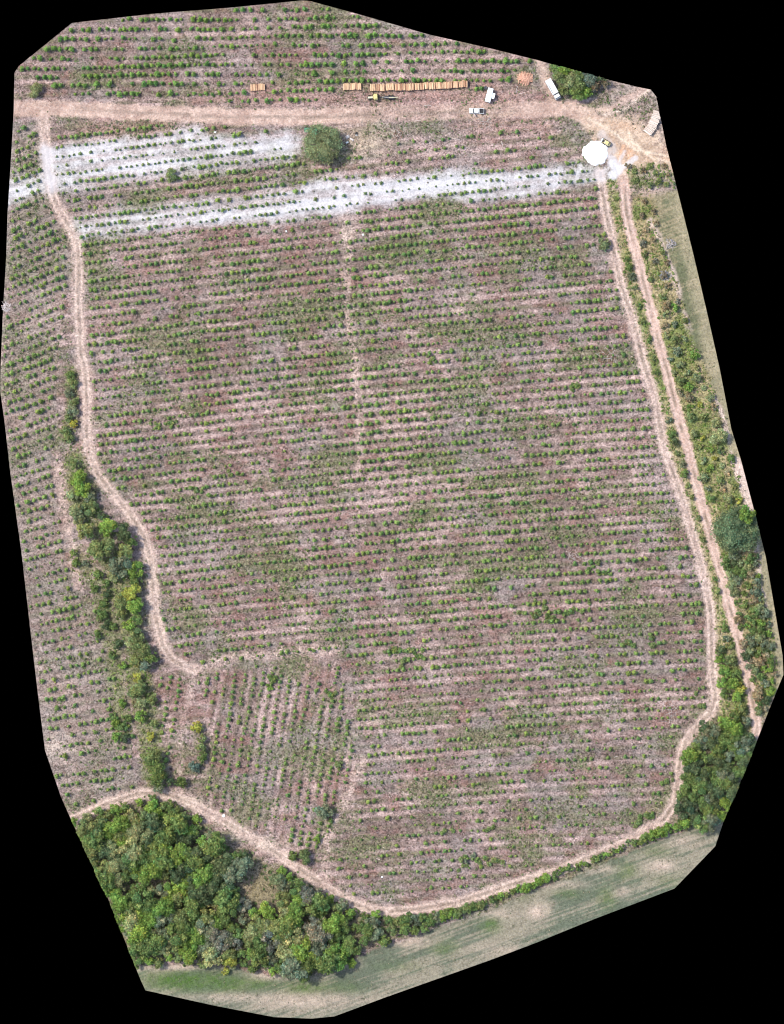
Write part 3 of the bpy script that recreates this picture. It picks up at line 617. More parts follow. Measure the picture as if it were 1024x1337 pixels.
def poisson(poly, dmin, n, seed, avoid=()):
    g = random.Random(seed); xs = [p[0] for p in poly]; ys = [p[1] for p in poly]; out_ = []
    pa = np.array(poly, float)
    for _ in range(n):
        x = g.uniform(min(xs), max(xs)); y = g.uniform(min(ys), max(ys))
        if not inside(np.array([x]), np.array([y]), poly)[0]: continue
        if float(sdf(np.array([x]), np.array([y]), EDGE)[0]) > -1: continue
        if any((x - a) ** 2 + (y - b) ** 2 < dmin * dmin for a, b in out_): continue
        if any((x - a) ** 2 + (y - b) ** 2 < c * c for a, b, c in avoid): continue
        out_.append((x, y))
    return out_
# lower left grove
pts = poisson(GROVE_W, 11.0, 6000, 8, avoid=[(334, 1157, 29), (149, 1116, 12), (150, 1138, 12), (156, 1158, 12), (204, 1150, 11), (192, 1160, 7), (316, 1102, 13), (347, 1132, 19), (330, 1122, 12)])
for x, y in pts:
    near = float(-sdf(np.array([x]), np.array([y]), GROVE_W)[0])
    r = R.choice([R.uniform(7.5, 11), R.uniform(10, 17)]) if near > 9 else R.uniform(6, 8.5)
    if x < 185 and y < 1110: t = R.choice(['olive', 'mid green', 'pale olive', 'mid green', 'bright green']); pl_ = 'in the north-west end of the lower left grove'
    elif x < 260 and y < 1160: t = R.choice(['dark green', 'mid green', 'mid green', 'mid green', 'olive', 'bright green', 'bright green']); pl_ = 'in the upper middle of the lower left grove'
    elif x < 260: t = R.choice(['olive', 'mid green', 'pale olive', 'mid green', 'bright green', 'grey-green', 'bright green']); pl_ = 'in the south-west end of the lower left grove'
    elif x < 340 and y < 1165: t = R.choice(['grey-green', 'pale olive', 'mid green', 'dark green', 'bright green']); pl_ = 'beside the brown clearing in the grove'
    elif x < 420: t = R.choice(['grey-green', 'olive', 'mid green', 'mid green', 'bright green', 'greyish', 'pale olive', 'mid green']); pl_ = 'in the middle of the grove above the meadow'
    else: t = R.choice(['grey-green', 'olive', 'mid green', 'bright green', 'mid green', 'mid green']); pl_ = 'in the eastern arm of the lower left grove'
    plant_tree(x, y, r, t, 'tree', pl_)
for x, y in poisson(GROVE_E, 11.0, 4000, 9, avoid=[(925, 976, 6)]):
    plant_tree(x, y, R.uniform(8.5, 12.5), R.choice(['dark green', 'mid green', 'mid green', 'grey-green', 'dark green', 'bright green']), 'tree', 'in the lower right grove inside the bend of the track')
# right-hand verge scrub
VB1 = [(828,258),(850,256),(862,312),(874,350),(886,392),(878,410),(862,400),(848,360),(836,320)]
VB2 = [(862,400),(886,392),(900,432),(914,470),(934,530),(948,570),(960,625),(966,655),(925,655),(905,590),(888,530),(874,470)]
VB3 = [(942,728),(986,722),(990,760),(1000,800),(1011,850),(1013,885),(1000,925),(990,935),(982,890),(972,845),(958,790)]
for poly, dm, seed, tones, pl_, rr in ((VB1, 14, 21, ['straw-coloured', 'brownish', 'straw-coloured', 'olive', 'brownish', 'greyish'], 'in the dry upper end of the right verge', (3, 5.2)),
                                       (VB2, 12.5, 22, ['olive', 'mid green', 'straw-coloured', 'pale olive', 'yellow-green', 'pale olive', 'bright green', 'grey-green', 'olive'], 'in the right verge above the largest tree', (3, 7.5)),
                                       (VB3, 8.5, 23, ['mid green', 'bright green', 'dark green', 'pale olive', 'straw-coloured', 'grey-green', 'mid green'], 'in the right verge below the largest tree', (4, 8.5))):
    for x, y in poisson(poly, dm, 2500, seed, avoid=[(961, 692, 24), (937, 570, 8)]):
        plant_tree(x, y, R.uniform(*rr), R.choice(tones), 'bush', pl_)
for x, y in poisson(MOUND_G, 11, 600, 24): plant_tree(x, y, R.uniform(2.5, 4.5), R.choice(['olive', 'dark green', 'brownish']), 'bush', 'on the olive mound below the tan yard')
# the 300 largest bushes stand on their own; smaller scrub past that count is one mass
bush_r = sorted((q_[2] for q_ in SPECS if q_[4] == 'bush' and not q_[6]), reverse=True)
n_lab = sum(1 for q_ in SPECS if q_[4] == 'bush' and q_[6]); cutr = bush_r[min(len(bush_r) - 1, 292 - n_lab)] if len(bush_r) > 292 - n_lab else 0
SV, SF, SC = [], [], []; so = 0
for q_ in SPECS:
    if q_[4] == 'bush' and not q_[6] and q_[2] <= cutr:
        x_, y_, rp, tn = q_[:4]; rad_ = rp * S * 1.18; V, F, Cc = proto(.9 if rad_ < 1.1 else 1.4)[R.randrange(5)][:3]; sc_ = rad_ / (.9 if rad_ < 1.1 else 1.4)
        a_ = R.uniform(0, 6.28); p_ = P(x_, y_); t_ = np.array(TONES[tn]) * R.uniform(.85, 1.18)
        vv = np.stack([(V[:, 0] * math.cos(a_) - V[:, 1] * math.sin(a_)) * sc_ + p_.x, (V[:, 0] * math.sin(a_) + V[:, 1] * math.cos(a_)) * sc_ + p_.y, V[:, 2] * sc_ + p_.z], 1)
        ok_ = sdf(vv[:, 0] / S + 512, 668.5 - vv[:, 1] / S, EDGE) < -.6
        SV.append(vv); SF.append(F[ok_[F].all(1)] + so); SC.append(Cc * t_); so += len(vv)
    else: build_tree(*q_)
if SV: tag(link('verge_scrub', np_mesh('verge_scrub', np.concatenate(SV), np.concatenate(SF), M_WEED, np.concatenate(SC))), 'low mixed scrub filling the verges and gaps beside the tracks', 'scrub', kind='stuff')
for r_ in TREE_RECORDS:                      # the bright top stands higher than its dark neighbour
    if r_['label'] and r_['label'].startswith('bright green treetop'):
        for ch in r_['o'].children:
            if ch.name.startswith('crown'): ch.location.z += 4.6
            else: ch.scale.z *= 3.2
# labels: unique where look and place allow it, shared with a group where nothing tells them apart
from collections import defaultdict
ORD = ['uppermost', 'second from top', 'third from top', 'fourth from top', 'fifth from top', 'sixth from top', 'seventh from top', 'eighth from top']
by = defaultdict(list)
for r_ in TREE_RECORDS:
    if r_['label']: tag(r_['o'], r_['label'], r_['kind']); continue
    size = 'small' if r_['r'] < 5 else 'medium' if r_['r'] < 8.5 else 'large'
    by[(size, r_['tone'], r_['kind'], r_['place'])].append(r_)
for (size, tone, kind, place), L in by.items():
    L.sort(key=lambda q_: q_['y']); base = f'{size} {tone} {kind} {place}'
    for i, r_ in enumerate(L):
        if len(L) == 1: lab = base
        elif len(L) <= 8 and len(base.split()) <= 13: lab = f'{ORD[i] if i < len(L) - 1 or len(L) > 8 else "lowest"} {base}'.replace('from top ' + size, 'from top, ' + size)
        else:
            nb = math.ceil(len(L) / 8); xs_ = sorted(q_['x'] for q_ in L); k_ = min(nb - 1, int(xs_.index(r_['x']) * nb / len(L)))
            part = {2: ['left half', 'right half'], 3: ['left third', 'middle third', 'right third']}.get(nb, ['far left', 'left of centre', 'right of centre', 'far right', 'rightmost'])[k_]
            mates = [q_ for q_ in L if min(nb - 1, int(xs_.index(q_['x']) * nb / len(L))) == k_]; j_ = mates.index(r_)
            o_ = '' if len(mates) == 1 else 'lowest ' if j_ == len(mates) - 1 else ORD[min(j_, 7)] + (', ' if j_ else ' ')
            lab = f'{o_}{base}, {part}'
        if len(lab.split()) > 16: lab = lab.replace('in the middle of the grove above the meadow', 'in the mid grove above the meadow').replace('in the lower right grove inside the bend of the track', 'in the right grove').replace('in the hedge between the lower track and the meadow', 'in the hedge along the meadow').replace('on the strip between the two right-hand tracks', 'between the two right-hand tracks')
        if len(lab.split()) > 16: lab = lab.replace('the lower left grove', 'the left grove').replace('north-west', 'upper').replace('south-west', 'lower')
        if len(lab.split()) > 16: lab = lab.replace(' from top,', '-highest').replace('in the mid grove above the meadow', 'in mid grove')
        if len(lab.split()) > 16: print('LONG', lab)
        tag(r_['o'], lab, kind, f'{kind}s {place}' if len(L) > 1 else None)

# ------------------------------------------------------------------ saplings in rows
def noise_at(seed, x, y): return fbm(seed, np.asarray(x), np.asarray(y), 3)
def gen_rows():
    pts = []
    for k in range(-15, 80):
        x = 60 + R.uniform(0, 6)
        while x < 935:
            y = row_main(x, k); pts.append((x, y, 0)); x += 7.3 * R.uniform(.86, 1.14)
    for k in range(-12, 80):
        x = -2 + R.uniform(0, 6); y0 = 160 + 12.6 * k; s = float(slope_left(y0))
        while x < 190: pts.append((x, y0 + s * (x - 50), 1)); x += 7.3 * R.uniform(.85, 1.15)
    for k in range(-2, 12):
        x = 20 + R.uniform(0, 6)
        while x < 710: pts.append((x, 14 + 11.95 * k - .015 * (x - 250) + 1.2 * math.sin(x * .02 + k), 2)); x += 7.9 * R.uniform(.88, 1.12)
    for k in range(-6, 20):
        y = 868 + R.uniform(0, 6)
        while y < 1115: pts.append((262 + 12.0 * k - .17 * (y - 870) + 1.2 * math.sin(y * .03 + k), y, 3)); y += 7.6 * R.uniform(.85, 1.15)
    return np.array(pts)
pts = gen_rows(); x, y, b = pts[:, 0], pts[:, 1], pts[:, 2]
x = x + rng.normal(0, .55, len(x)); y = y + rng.normal(0, .55, len(x))
ok = np.zeros(len(x), bool)
for k, poly in ((0, P_MAIN), (1, P_LEFT), (2, P_TOP), (3, P_VERT)): ok |= (b == k) & inside(x, y, poly)
ok |= (b == 3) & inside(x, y, P_VERT2)
ok &= sdf(x, y, EDGE) < -3
tr_ = samp(np.maximum.reduce([m_A, m_B, m_C, m_road, m_yard]), x, y); ok &= tr_ < .35
miss = noise_at(201, x * .02, y * .06); miss2 = noise_at(205, x * .07, y * .35)
thin = np.interp(y, [250, 700, 900, 1060, 1180], [.16, .20, .28, .50, .58]); thin = np.where(b == 1, np.interp(y, [250, 700, 950], [.16, .22, .45]), thin); thin = np.where(b == 2, .22, thin); thin = np.where(b == 3, .28, thin)
sparse = (b == 0) & (y < np.interp(x, [70, 260, 400, 460, 600, 780], [186, 172, 205, 232, 225, 212])) & (x > 240); thin = np.where(sparse, .60, thin)
lime_v = samp(dusty, x, y)
thin = thin - .09 + np.where(lime_v > .5, .12, 0) + np.where((x > 780) & (y > 850), .15, 0) + 1.5 * np.clip(miss - .55, 0, 1) + 1.6 * np.clip(miss2 - .56, 0, 1) + .35 * samp(m_lane, x, y) - .35 * np.clip(.45 - miss, 0, 1)
ok &= rng.random(len(x)) > thin
for tx, ty, tr in [(421, 190, 30), (47, 118, 14), (224, 229, 11), (789, 320, 13), (777, 199, 22), (640, 125, 14), (622, 145, 14), (685, 102, 14), (424, 1060, 10), (262, 968, 14), (458, 180, 14), (454, 305, 9)]: ok &= (x - tx) ** 2 + (y - ty) ** 2 > tr * tr
ok &= ~((np.abs(y - 114) < 8) & (((x > 322) & (x < 352)) | ((x > 444) & (x < 614))))
x, y, b, lime_v = x[ok], y[ok], b[ok], lime_v[ok]
vig = noise_at(211, x * .012, y * .02)
rad = np.where(b == 2, 4.1, np.where(b == 1, 3.75, 3.5)) * (.62 + .70 * rng.random(len(x))) * (.72 + .56 * vig) * np.where(lime_v > .5, .82, 1) * np.where((b == 0) & (y > 900), .88, 1)
sap_n = len(x)
order = np.argsort(-rad); solo = order[:300]; rest = order[300:]
def sap_arrays(seed, nc=26):
    """unit sapling: bushy cone of leaf clumps, crown radius 1, height about 1.9"""
    g = np.random.default_rng(seed)
    h = g.random(nc) ** .9; a = np.arange(nc) * 2.39996 + g.random(nc) * .5
    rr = (1 - .8 * h ** 1.2) * (.66 + .38 * g.random(nc))
    c = np.stack([np.cos(a) * rr * .82, np.sin(a) * rr * .82, .35 + 1.45 * h], 1)
    nr = np.stack([np.cos(a) * .8, np.sin(a) * .8, np.full(nc, .75)], 1) + g.normal(size=(nc, 3)) * .28
    V, F = cards(c, nr, .62 * (.75 + .6 * g.random(nc)) * (1.05 - .35 * h), .55 + .3 * g.random(nc), g)
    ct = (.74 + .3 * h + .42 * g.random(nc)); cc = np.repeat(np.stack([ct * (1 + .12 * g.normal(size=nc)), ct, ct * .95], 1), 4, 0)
    iv, jf = ico(); bv = iv * np.array([.55, .55, .72]) + np.array([0, 0, .9]); bv = bv * np.where(bv[:, 2:] > 1.2, np.array([[.55, .55, 1]]), 1)
    return np.concatenate([V, bv]), np.concatenate([tri_fan(F), jf + len(V)]), np.concatenate([cc, np.full((12, 3), .85)])
SAPS = [sap_arrays(300 + i) for i in range(14)]
def sap_color(i):
    base = np.array([.225, .325, .095]); j = .82 + .4 * rng.random(); w = rng.random()
    c = base * j
    if w < .16: c = c * np.array([1.22, 1.08, .95])
    elif w < .3: c = c * np.array([.72, .85, .95])
    if b[i] == 2: c = c * np.array([.85, .98, .85])
    if lime_v[i] > .5: c = c * np.array([.95, .88, 1.25])
    return c
# the 300 largest, each a thing with stem and foliage
stem_me = None
sv, sf = tube([Vector((0, 0, -.2)), Vector((.03, .02, .6)), Vector((0, 0, 1.3))], [.035, .028, .012], 5)
stem_me = np_mesh('stem', np.array([tuple(v) for v in sv]), np.array(sf), M_BARK)
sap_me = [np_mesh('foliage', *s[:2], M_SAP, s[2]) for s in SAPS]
for s in sap_me: pass
LAB = {0: ('large bushy green sapling in the rows of the main field', 'large saplings in the main field rows'), 1: ('large bushy green sapling in the slanting rows at the left', 'large saplings in the left-hand slanting rows'),
       2: ('large bushy green sapling in the rows above the dirt road', 'large saplings in the rows above the road'), 3: ('large bushy green sapling in the upright rows above the grove', 'large saplings in the upright rows')}
def sap_thing(): 
    t = empty('sapling', (0, 0, 0)); s = link('stem', stem_me, t); f_ = link('foliage', sap_me[0], t); return t, s, f_
proto_s = sap_thing()
for n_, i in enumerate(solo):
    if n_ == 0: t, s, f_ = proto_s
    else:
        t, s, f_ = (o.copy() for o in proto_s)
        for o in (t, s, f_): COL.objects.link(o)
        s.parent = t; f_.parent = t
    v = R.randrange(14); r_ = rad[i] * S
    t.location = P(x[i], y[i]); f_.data = sap_me[v]; f_.rotation_euler = (0, 0, R.uniform(0, 6.28)); f_.scale = (r_, r_, r_ * R.uniform(.95, 1.2)); s.scale = (1, 1, r_)
    c = sap_color(i); f_.color = (*c, 1)
    bi = int(b[i]); lab = LAB[bi]; ORDW = ['first', 'second', 'third', 'fourth', 'fifth', 'sixth', 'seventh', 'eighth', 'ninth', 'tenth', 'eleventh', 'twelfth']
    half = lambda v_, a_, m_: a_[0] if v_ < m_[0] else a_[1] if v_ < m_[1] else a_[2]
    if bi == 2:
        kk = int(round(float(phi_top(x[i], y[i])))); rowno = max(0, min(11, 10 - kk)); hv = half(x[i], ('left third', 'middle', 'right third'), (250, 450))
        l1 = f'large green sapling in the {ORDW[rowno]} row above the dirt road, {hv}'
    elif bi == 0: l1 = f'large green sapling in the main field, {half(y[i], ("upper", "middle", "lower"), (480, 760))} {half(x[i], ("left", "centre", "right"), (340, 620))} part'
    elif bi == 1: l1 = f'large green sapling in the {half(y[i], ("upper", "middle", "lower"), (420, 720))} slanting rows at the left'
    else: l1 = 'large green sapling in the upright rows above the lower left grove'
    tag(t, l1, 'sapling', l1.replace('large green sapling', 'large green saplings'))
Vs, Fs, Cs = [], [], []; off = 0
wx, wy = W(x, y); wz = hgt(x, y)
for i in rest:
    V, F, Cc = SAPS[int(rng.integers(14))]; a = rng.random() * 6.283; r_ = rad[i] * S; ca, sa = math.cos(a), math.sin(a)
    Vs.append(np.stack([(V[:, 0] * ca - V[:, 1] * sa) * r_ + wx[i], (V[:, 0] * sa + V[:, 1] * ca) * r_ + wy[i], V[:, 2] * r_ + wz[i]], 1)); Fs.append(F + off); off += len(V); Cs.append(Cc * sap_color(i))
tag(link('sapling_rows', np_mesh('sapling_rows', np.concatenate(Vs), np.concatenate(Fs), M_SAPS, np.concatenate(Cs))), 'thousands of small green saplings planted in parallel rows across the fields', 'saplings', kind='stuff')

# ------------------------------------------------------------------ slash, weeds, grass
def scatter(n, dens, seed):
    g = np.random.default_rng(seed); px = g.uniform(0, 1024, n); py = g.uniform(0, 1332, n)
    k = (sdf(px, py, EDGE) < -3) & (g.random(n) < samp(dens, px, py)); return px[k], py[k]
open_f = 1 - np.clip(np.maximum.reduce([m_road * 1.25, m_A * 1.3, m_B * 1.15, m_C * 1.1, m_yard * 1.1, m_gw, m_ge, m_ms, m_mr, m_vg * .9]), 0, 1)
dens = np.clip(open_f * (.35 + 1.0 * sstep(.0, .8, pale)) * (1 - 1.9 * np.clip(dusty, 0, .526)), 0, 1)
px, py = scatter(260000, dens, 71); n = len(px)
g = np.random.default_rng(72)
ang = np.where(g.random(n) < .45, np.arctan2(.1, 1) + g.normal(0, .35, n), g.random(n) * np.pi); ln = .22 + .55 * g.random(n) ** 2.2 + (g.random(n) < .025) * g.random(n) * 1.8; wd = .05 + .10 * g.random(n) ** 1.5 + .03 * (ln > 1)
wx, wy = W(px, py); wz = hgt(px, py) + .03 + .16 * g.random(n); tilt = g.normal(0, .18, n)
dx, dy = np.cos(ang) * ln / 2, np.sin(ang) * ln / 2; nx, ny = -np.sin(ang) * wd / 2, np.cos(ang) * wd / 2; dz = tilt * ln / 2
c = np.stack([wx, wy, wz], 1)
d3 = np.stack([dx, dy, dz], 1); n3 = np.stack([nx, ny, -.5 * wd], 1); m3 = np.stack([-nx, -ny, -.5 * wd], 1)
V = np.stack([c - d3 + n3, c + d3 + n3, c + d3, c - d3, c - d3 + m3, c + d3 + m3], 1).reshape(-1, 3)
o6 = np.arange(n)[:, None] * 6; F = np.concatenate([o6 + [0, 1, 2, 3], o6 + [3, 2, 5, 4]], 0)
pal = np.array([(.50, .42, .38), (.39, .29, .255), (.33, .235, .205), (.24, .17, .14), (.13, .08, .068), (.08, .052, .044), (.30, .255, .245), (.22, .11, .095)])
pc = pal[g.choice(8, n, p=[.08, .19, .19, .16, .14, .08, .08, .08])] * (.8 + .4 * g.random((n, 1)))
tag(link('slash_debris', np_mesh('slash_debris', V, F, M_STICK, np.repeat(pc, 6, 0))), 'cut twigs, bark and dry slash strewn between the rows', 'slash', kind='stuff')
def tufts(name, label, cat, px, py, size, cols, seed, k=3):
    g = np.random.default_rng(seed); n = len(px); wx, wy = W(px, py); wz = hgt(px, py)
    sz = np.repeat(size * (.5 + g.random(n)), k); cc = np.repeat(np.stack([wx, wy, wz], 1), k, 0) + g.normal(0, .16, (n * k, 3)) * np.array([1, 1, .0]) + np.array([0, 0, .09]) + np.stack([0 * sz, 0 * sz, .22 * sz], 1)
    nr = g.normal(size=(n * k, 3)) * .6 + np.array([0, 0, .9]); V, F = cards(cc, nr, sz, .45 + .4 * g.random(n * k), g)
    col = cols[g.integers(len(cols), size=n)] * (.75 + .5 * g.random((n, 1))); col = np.repeat(col, 4 * k, 0)
    tag(link(name, np_mesh(name, V, F, M_WEED, col)), label, cat, kind='stuff')
wd_f = np.clip(open_f * (.05 + .75 * weedy + .12 * np.exp(-((rf - .0) / .15) ** 2)) * (1 - 1.8 * np.clip(dusty, 0, .55)), 0, 1)
px, py = scatter(150000, wd_f, 81)
tufts('weeds', 'low grey-green weeds growing in patches between the rows', 'weeds', px, py, .55, np.array([(.15, .185, .08), (.19, .20, .10), (.13, .19, .065), (.24, .225, .13), (.17, .17, .10), (.21, .17, .12)]), 82)
vg_f = np.clip(np.maximum(m_vg * .9, .95 * m_sl) * (1 - np.maximum(m_A, m_B)), 0, 1); px, py = scatter(90000, vg_f, 91)
tufts('verge_grass', 'tall mixed grass and herbs on the right-hand verge', 'grass', px, py, .75, np.array([(.15, .23, .055), (.20, .25, .08), (.33, .29, .15), (.14, .20, .05), (.29, .26, .13), (.21, .23, .09)]), 92)
md_f = np.clip(np.maximum(m_ms, m_mr) * .22, 0, 1); px, py = scatter(160000, md_f, 95)
tufts('meadow_grass', 'short dry grass covering the meadows along the edges', 'grass', px, py, .34, np.array([(.11, .13, .06), (.18, .18, .11), (.27, .23, .15), (.09, .12, .05), (.15, .155, .09)]), 96, 2)
gf = np.clip(np.maximum(m_gw * (1 - clear), m_ge) + .9 * hedge_m * (1 - m_B), 0, 1) * .8; px, py = scatter(60000, gf, 97)
tufts('undergrowth', 'leafy undergrowth covering the ground beneath the groves and hedge', 'undergrowth', px, py, .9, np.array([(.10, .15, .05), (.14, .19, .06), (.17, .19, .09), (.11, .14, .055)]), 98)
ed_f = np.clip(np.exp(-((np.minimum(d_B, d_C) - 8) / 2.5) ** 2) * .35 + m_lane * .12, 0, 1) * (1 - m_yard); px, py = scatter(60000, ed_f, 99)
tufts('track_edge_grass', 'dry grass tufts fringing the pale field tracks', 'grass', px, py, .45, np.array([(.30, .26, .17), (.22, .20, .12), (.16, .17, .08), (.36, .31, .23)]), 100)

# ------------------------------------------------------------------ built things: a small mesh collector
class MB:
    def __init__(s): s.v = []; s.f = []
    def add(s, V, F):
        o = len(s.v); s.v += [tuple(v) for v in V]; s.f += [tuple(i + o for i in q_) for q_ in F]; return s
    def box(s, c, d, bev=.0, taper=1.0, rot=None):
        """box with chamfered vertical and top edges; c centre, d full size, taper scales the top"""
        x, y, z = (k / 2 for k in d); bv = min(bev, x * .9, y * .9, z * .9)
        if bv <= 0:
            V = [(-x, -y, -z), (x, -y, -z), (x, y, -z), (-x, y, -z)] + [(a * taper, b_ * taper, z) for a, b_ in ((-x, -y), (x, -y), (x, y), (-x, y))]
            F = [(3, 2, 1, 0), (4, 5, 6, 7), (0, 1, 5, 4), (1, 2, 6, 5), (2, 3, 7, 6), (3, 0, 4, 7)]
        else:
            def ring(px_, py_, b_, zz): return [(-px_ + b_, -py_, zz), (px_ - b_, -py_, zz), (px_, -py_ + b_, zz), (px_, py_ - b_, zz), (px_ - b_, py_, zz), (-px_ + b_, py_, zz), (-px_, py_ - b_, zz), (-px_, -py_ + b_, zz)]
            V = ring(x, y, bv, -z) + ring(x * taper, y * taper, bv, z - bv) + ring(x * taper - bv, y * taper - bv, bv * .5, z)
            F = [tuple(range(7, -1, -1)), tuple(range(16, 24))]
            for l in (0, 8):
                for i in range(8): F.append((l + i, l + (i + 1) % 8, l + 8 + (i + 1) % 8, l + 8 + i))
        V = [Vector(v) for v in V]
        if rot: V = [rot @ v for v in V]
        return s.add([v + Vector(c) for v in V], F)
    def cyl(s, c, r, h, axis='z', k=14, r2=None):
        r2 = r if r2 is None else r2; V = []
        for zz, q_ in ((-h / 2, r), (h / 2, r2)):
            for i in range(k):
                a = 2 * math.pi * i / k; p = (q_ * math.cos(a), q_ * math.sin(a), zz)
                V.append(p if axis == 'z' else (p[2], p[0], p[1]) if axis == 'x' else (p[1], p[2], p[0]))
        F = [tuple(range(k - 1, -1, -1)), tuple(range(k, 2 * k))] + [(i, (i + 1) % k, k + (i + 1) % k, k + i) for i in range(k)]
        return s.add([Vector(v) + Vector(c) for v in V], F)
    def bar(s, a, b_, r, k=6, r2=None):
        V, F = tube([Vector(a), Vector(b_)], [r, r if r2 is None else r2], k); n_ = len(V)
        return s.add(V, F + [tuple(range(k - 1, -1, -1)), tuple(range(k, 2 * k))])
    def mesh(s, name, mat):
        me = bpy.data.meshes.new(name); me.from_pydata(s.v, [], s.f); me.update(); me.materials.append(mat); return me
    def build(s, name, mat, parent=None, loc=None): 
        o = link(name, s.mesh(name, mat), parent)
        if loc: o.location = loc
        return o
def heading(dx, dy): return math.atan2(-dy, dx)         # photo direction -> world angle of local +x
def wheel(parent, x, y, r, w, z=None):
    z = r if z is None else z
    wh = MB().cyl((0, 0, 0), r * .55, w * 1.04, 'y').build('wheel', M_RIM, parent, (x, y, z))
    ty = MB(); k = 18; V = []
    for yy, rr in ((-w / 2, r * .56), (-w / 2, r * .9), (-w * .38, r), (w * .38, r), (w / 2, r * .9), (w / 2, r * .56)):
        for i in range(k): a = 2 * math.pi * i / k; V.append((rr * math.cos(a), yy, rr * math.sin(a)))
    F = [(l * k + i, l * k + (i + 1) % k, (l + 1) * k + (i + 1) % k, (l + 1) * k + i) for l in range(5) for i in range(k)]
    ty.add(V, F); ty.build('tyre', M_TYRE, wh); MB().cyl((0, 0, 0), r * .16, w * 1.12, 'y', 8).build('hub', M_DARK, wh)
    return wh

# pickup: local +x forward
def pickup(x, y, rz):
    t = empty('pickup_truck', P(x, y, .02), rz); tag(t, 'white crew-cab pickup truck on the dirt road with its front door open', 'pickup truck')
    b_ = MB(); b_.box((0, 0, .62), (4.8, 1.74, .44), .10); b_.box((1.62, 0, .90), (1.5, 1.62, .24), .10, .95); b_.build('body', M_WHITE, t)
    c = MB(); c.box((.18, 0, 1.16), (2.0, 1.56, .60), .06, .84); cab = c.build('cab', M_GLASS, t)
    MB().box((.10, 0, 1.50), (1.45, 1.30, .07), .03).build('roof', M_WHITE, t)
    MB().box((.98, 0, 1.20), (.55, 1.28, .03), 0, 1, Matrix.Rotation(.62, 3, 'Y')).build('windscreen', M_GLASS, t)
    MB().box((-1.62, 0, .86), (1.36, 1.46, .06)).build('bed_floor', M_BLACK, t)
    bw = MB()
    for s_ in (-1, 1): bw.box((-1.60, s_ * .81, .98), (1.56, .10, .34), .03)
    bw.box((-2.36, 0, .98), (.09, 1.56, .34), .03); bw.box((-.86, 0, 1.0), (.07, 1.56, .34), .02); bw.build('bed_wall', M_WHITE, t)
    MB().bar((-.95, -.7, 1.25), (-.95, .7, 1.25), .04).bar((-.95, -.7, .9), (-.95, -.7, 1.25), .04).bar((-.95, .7, .9), (-.95, .7, 1.25), .04).build('roll_bar', M_GREY, t)
    for sx in (1.5, -1.5):
        for s_ in (-1, 1): wheel(t, sx, s_ * .78, .36, .24)
    for s_ in (-1, 1):
        MB().box((2.38, s_ * .62, .72), (.06, .34, .16), .02).build('headlight', M_CLEAR, t); MB().box((-2.40, s_ * .74, .78), (.05, .14, .26), .02).build('tail_light', M_RED, t)
        MB().box((.80, s_ * .98, 1.06), (.12, .22, .15), .03).build('mirror', M_BLACK, t)
    MB().box((2.42, 0, .46), (.14, 1.7, .2), .05).build('front_bumper', M_GREY, t); MB().box((-2.44, 0, .46), (.12, 1.6, .16), .04).build('rear_bumper', M_DARK, t)
    d = empty('tmp', (0, 0, 0)); bpy.data.objects.remove(d)
    dr = MB().box((-.48, 0, .78), (.96, .13, .62), .02).build('door', M_WHITE, t, (.82, .90, 0)); dr.rotation_euler = (0, 0, -1.05)
    MB().box((-.5, .0, 1.22), (.72, .03, .28)).build('door_window', M_GLASS, dr)
    MB().box((-.85, .05, .9), (.14, .04, .04)).build('handle', M_BLACK, dr)
    return t
pk = pickup(622.5, 145, heading(-1, -.03))
# box truck
def truck(x, y, rz):
    t = empty('box_truck', P(x, y, .02), rz); tag(t, 'long white box truck parked beside the green thicket', 'truck')
    MB().box((-.1, -.32, .62), (7.0, .16, .18)).box((-.1, .32, .62), (7.0, .16, .18)).build('chassis', M_DARK, t)
    MB().box((-1.05, 0, 1.95), (5.2, 2.05, 2.3), .05).build('cargo_box', M_DIRTW, t)
    r_ = MB()
    for i in range(7): r_.box((-3.4 + i * .78, 0, 3.115), (.05, 1.96, .03))
    r_.build('roof_rib', M_WHITE, t)
    h = MB(); pth = [(-1.9, -.7), (-1.2, -.78), (-.6, -.72), (.2, -.82), (.9, -.74)]
    for (ax, ay), (bx, by) in zip(pth[:-1], pth[1:]): h.bar((ax, ay, 3.16), (bx, by, 3.16), .07)
    h.build('roof_stain', M_DARK, t)  # stands for the dark stain along the roof, shaped as thin bars
    MB().box((2.55, 0, 1.28), (1.45, 1.95, 1.35), .12).build('cab', M_WHITE, t)
    MB().box((2.45, 0, 2.22), (1.15, 1.86, .54), .10, .9).build('cab_window', M_GLASS, t)
    MB().box((2.42, 0, 2.53), (1.05, 1.72, .10), .05).build('cab_roof', M_WHITE, t)
    MB().box((3.09, 0, 2.02), (.5, 1.66, .03), 0, 1, Matrix.Rotation(1.15, 3, 'Y')).build('windscreen', M_GLASS, t)
    MB().box((3.34, 0, .72), (.18, 1.95, .3), .06).build('front_bumper', M_GREY, t)
    for s_ in (-1, 1):
        MB().box((3.30, s_ * .72, 1.0), (.07, .3, .2), .03).build('headlight', M_CLEAR, t); MB().box((2.95, s_ * 1.14, 1.9), (.1, .22, .4), .03).build('mirror', M_BLACK, t)
        MB().box((-3.67, s_ * .85, .75), (.06, .2, .14), .02).build('tail_light', M_RED, t)
    for sx in (2.5, -1.9, -2.8):
        for s_ in (-1, 1): wheel(t, sx, s_ * .88, .45, .30)
    MB().box((-3.675, -.5, 1.95), (.04, .92, 2.1), .01).build('rear_door', M_DIRTW, t); MB().box((-3.675, .5, 1.95), (.04, .92, 2.1), .01).build('rear_door', M_DIRTW, t)
    return t
truck(722.4, 117.6, heading(14.6, 25.5))
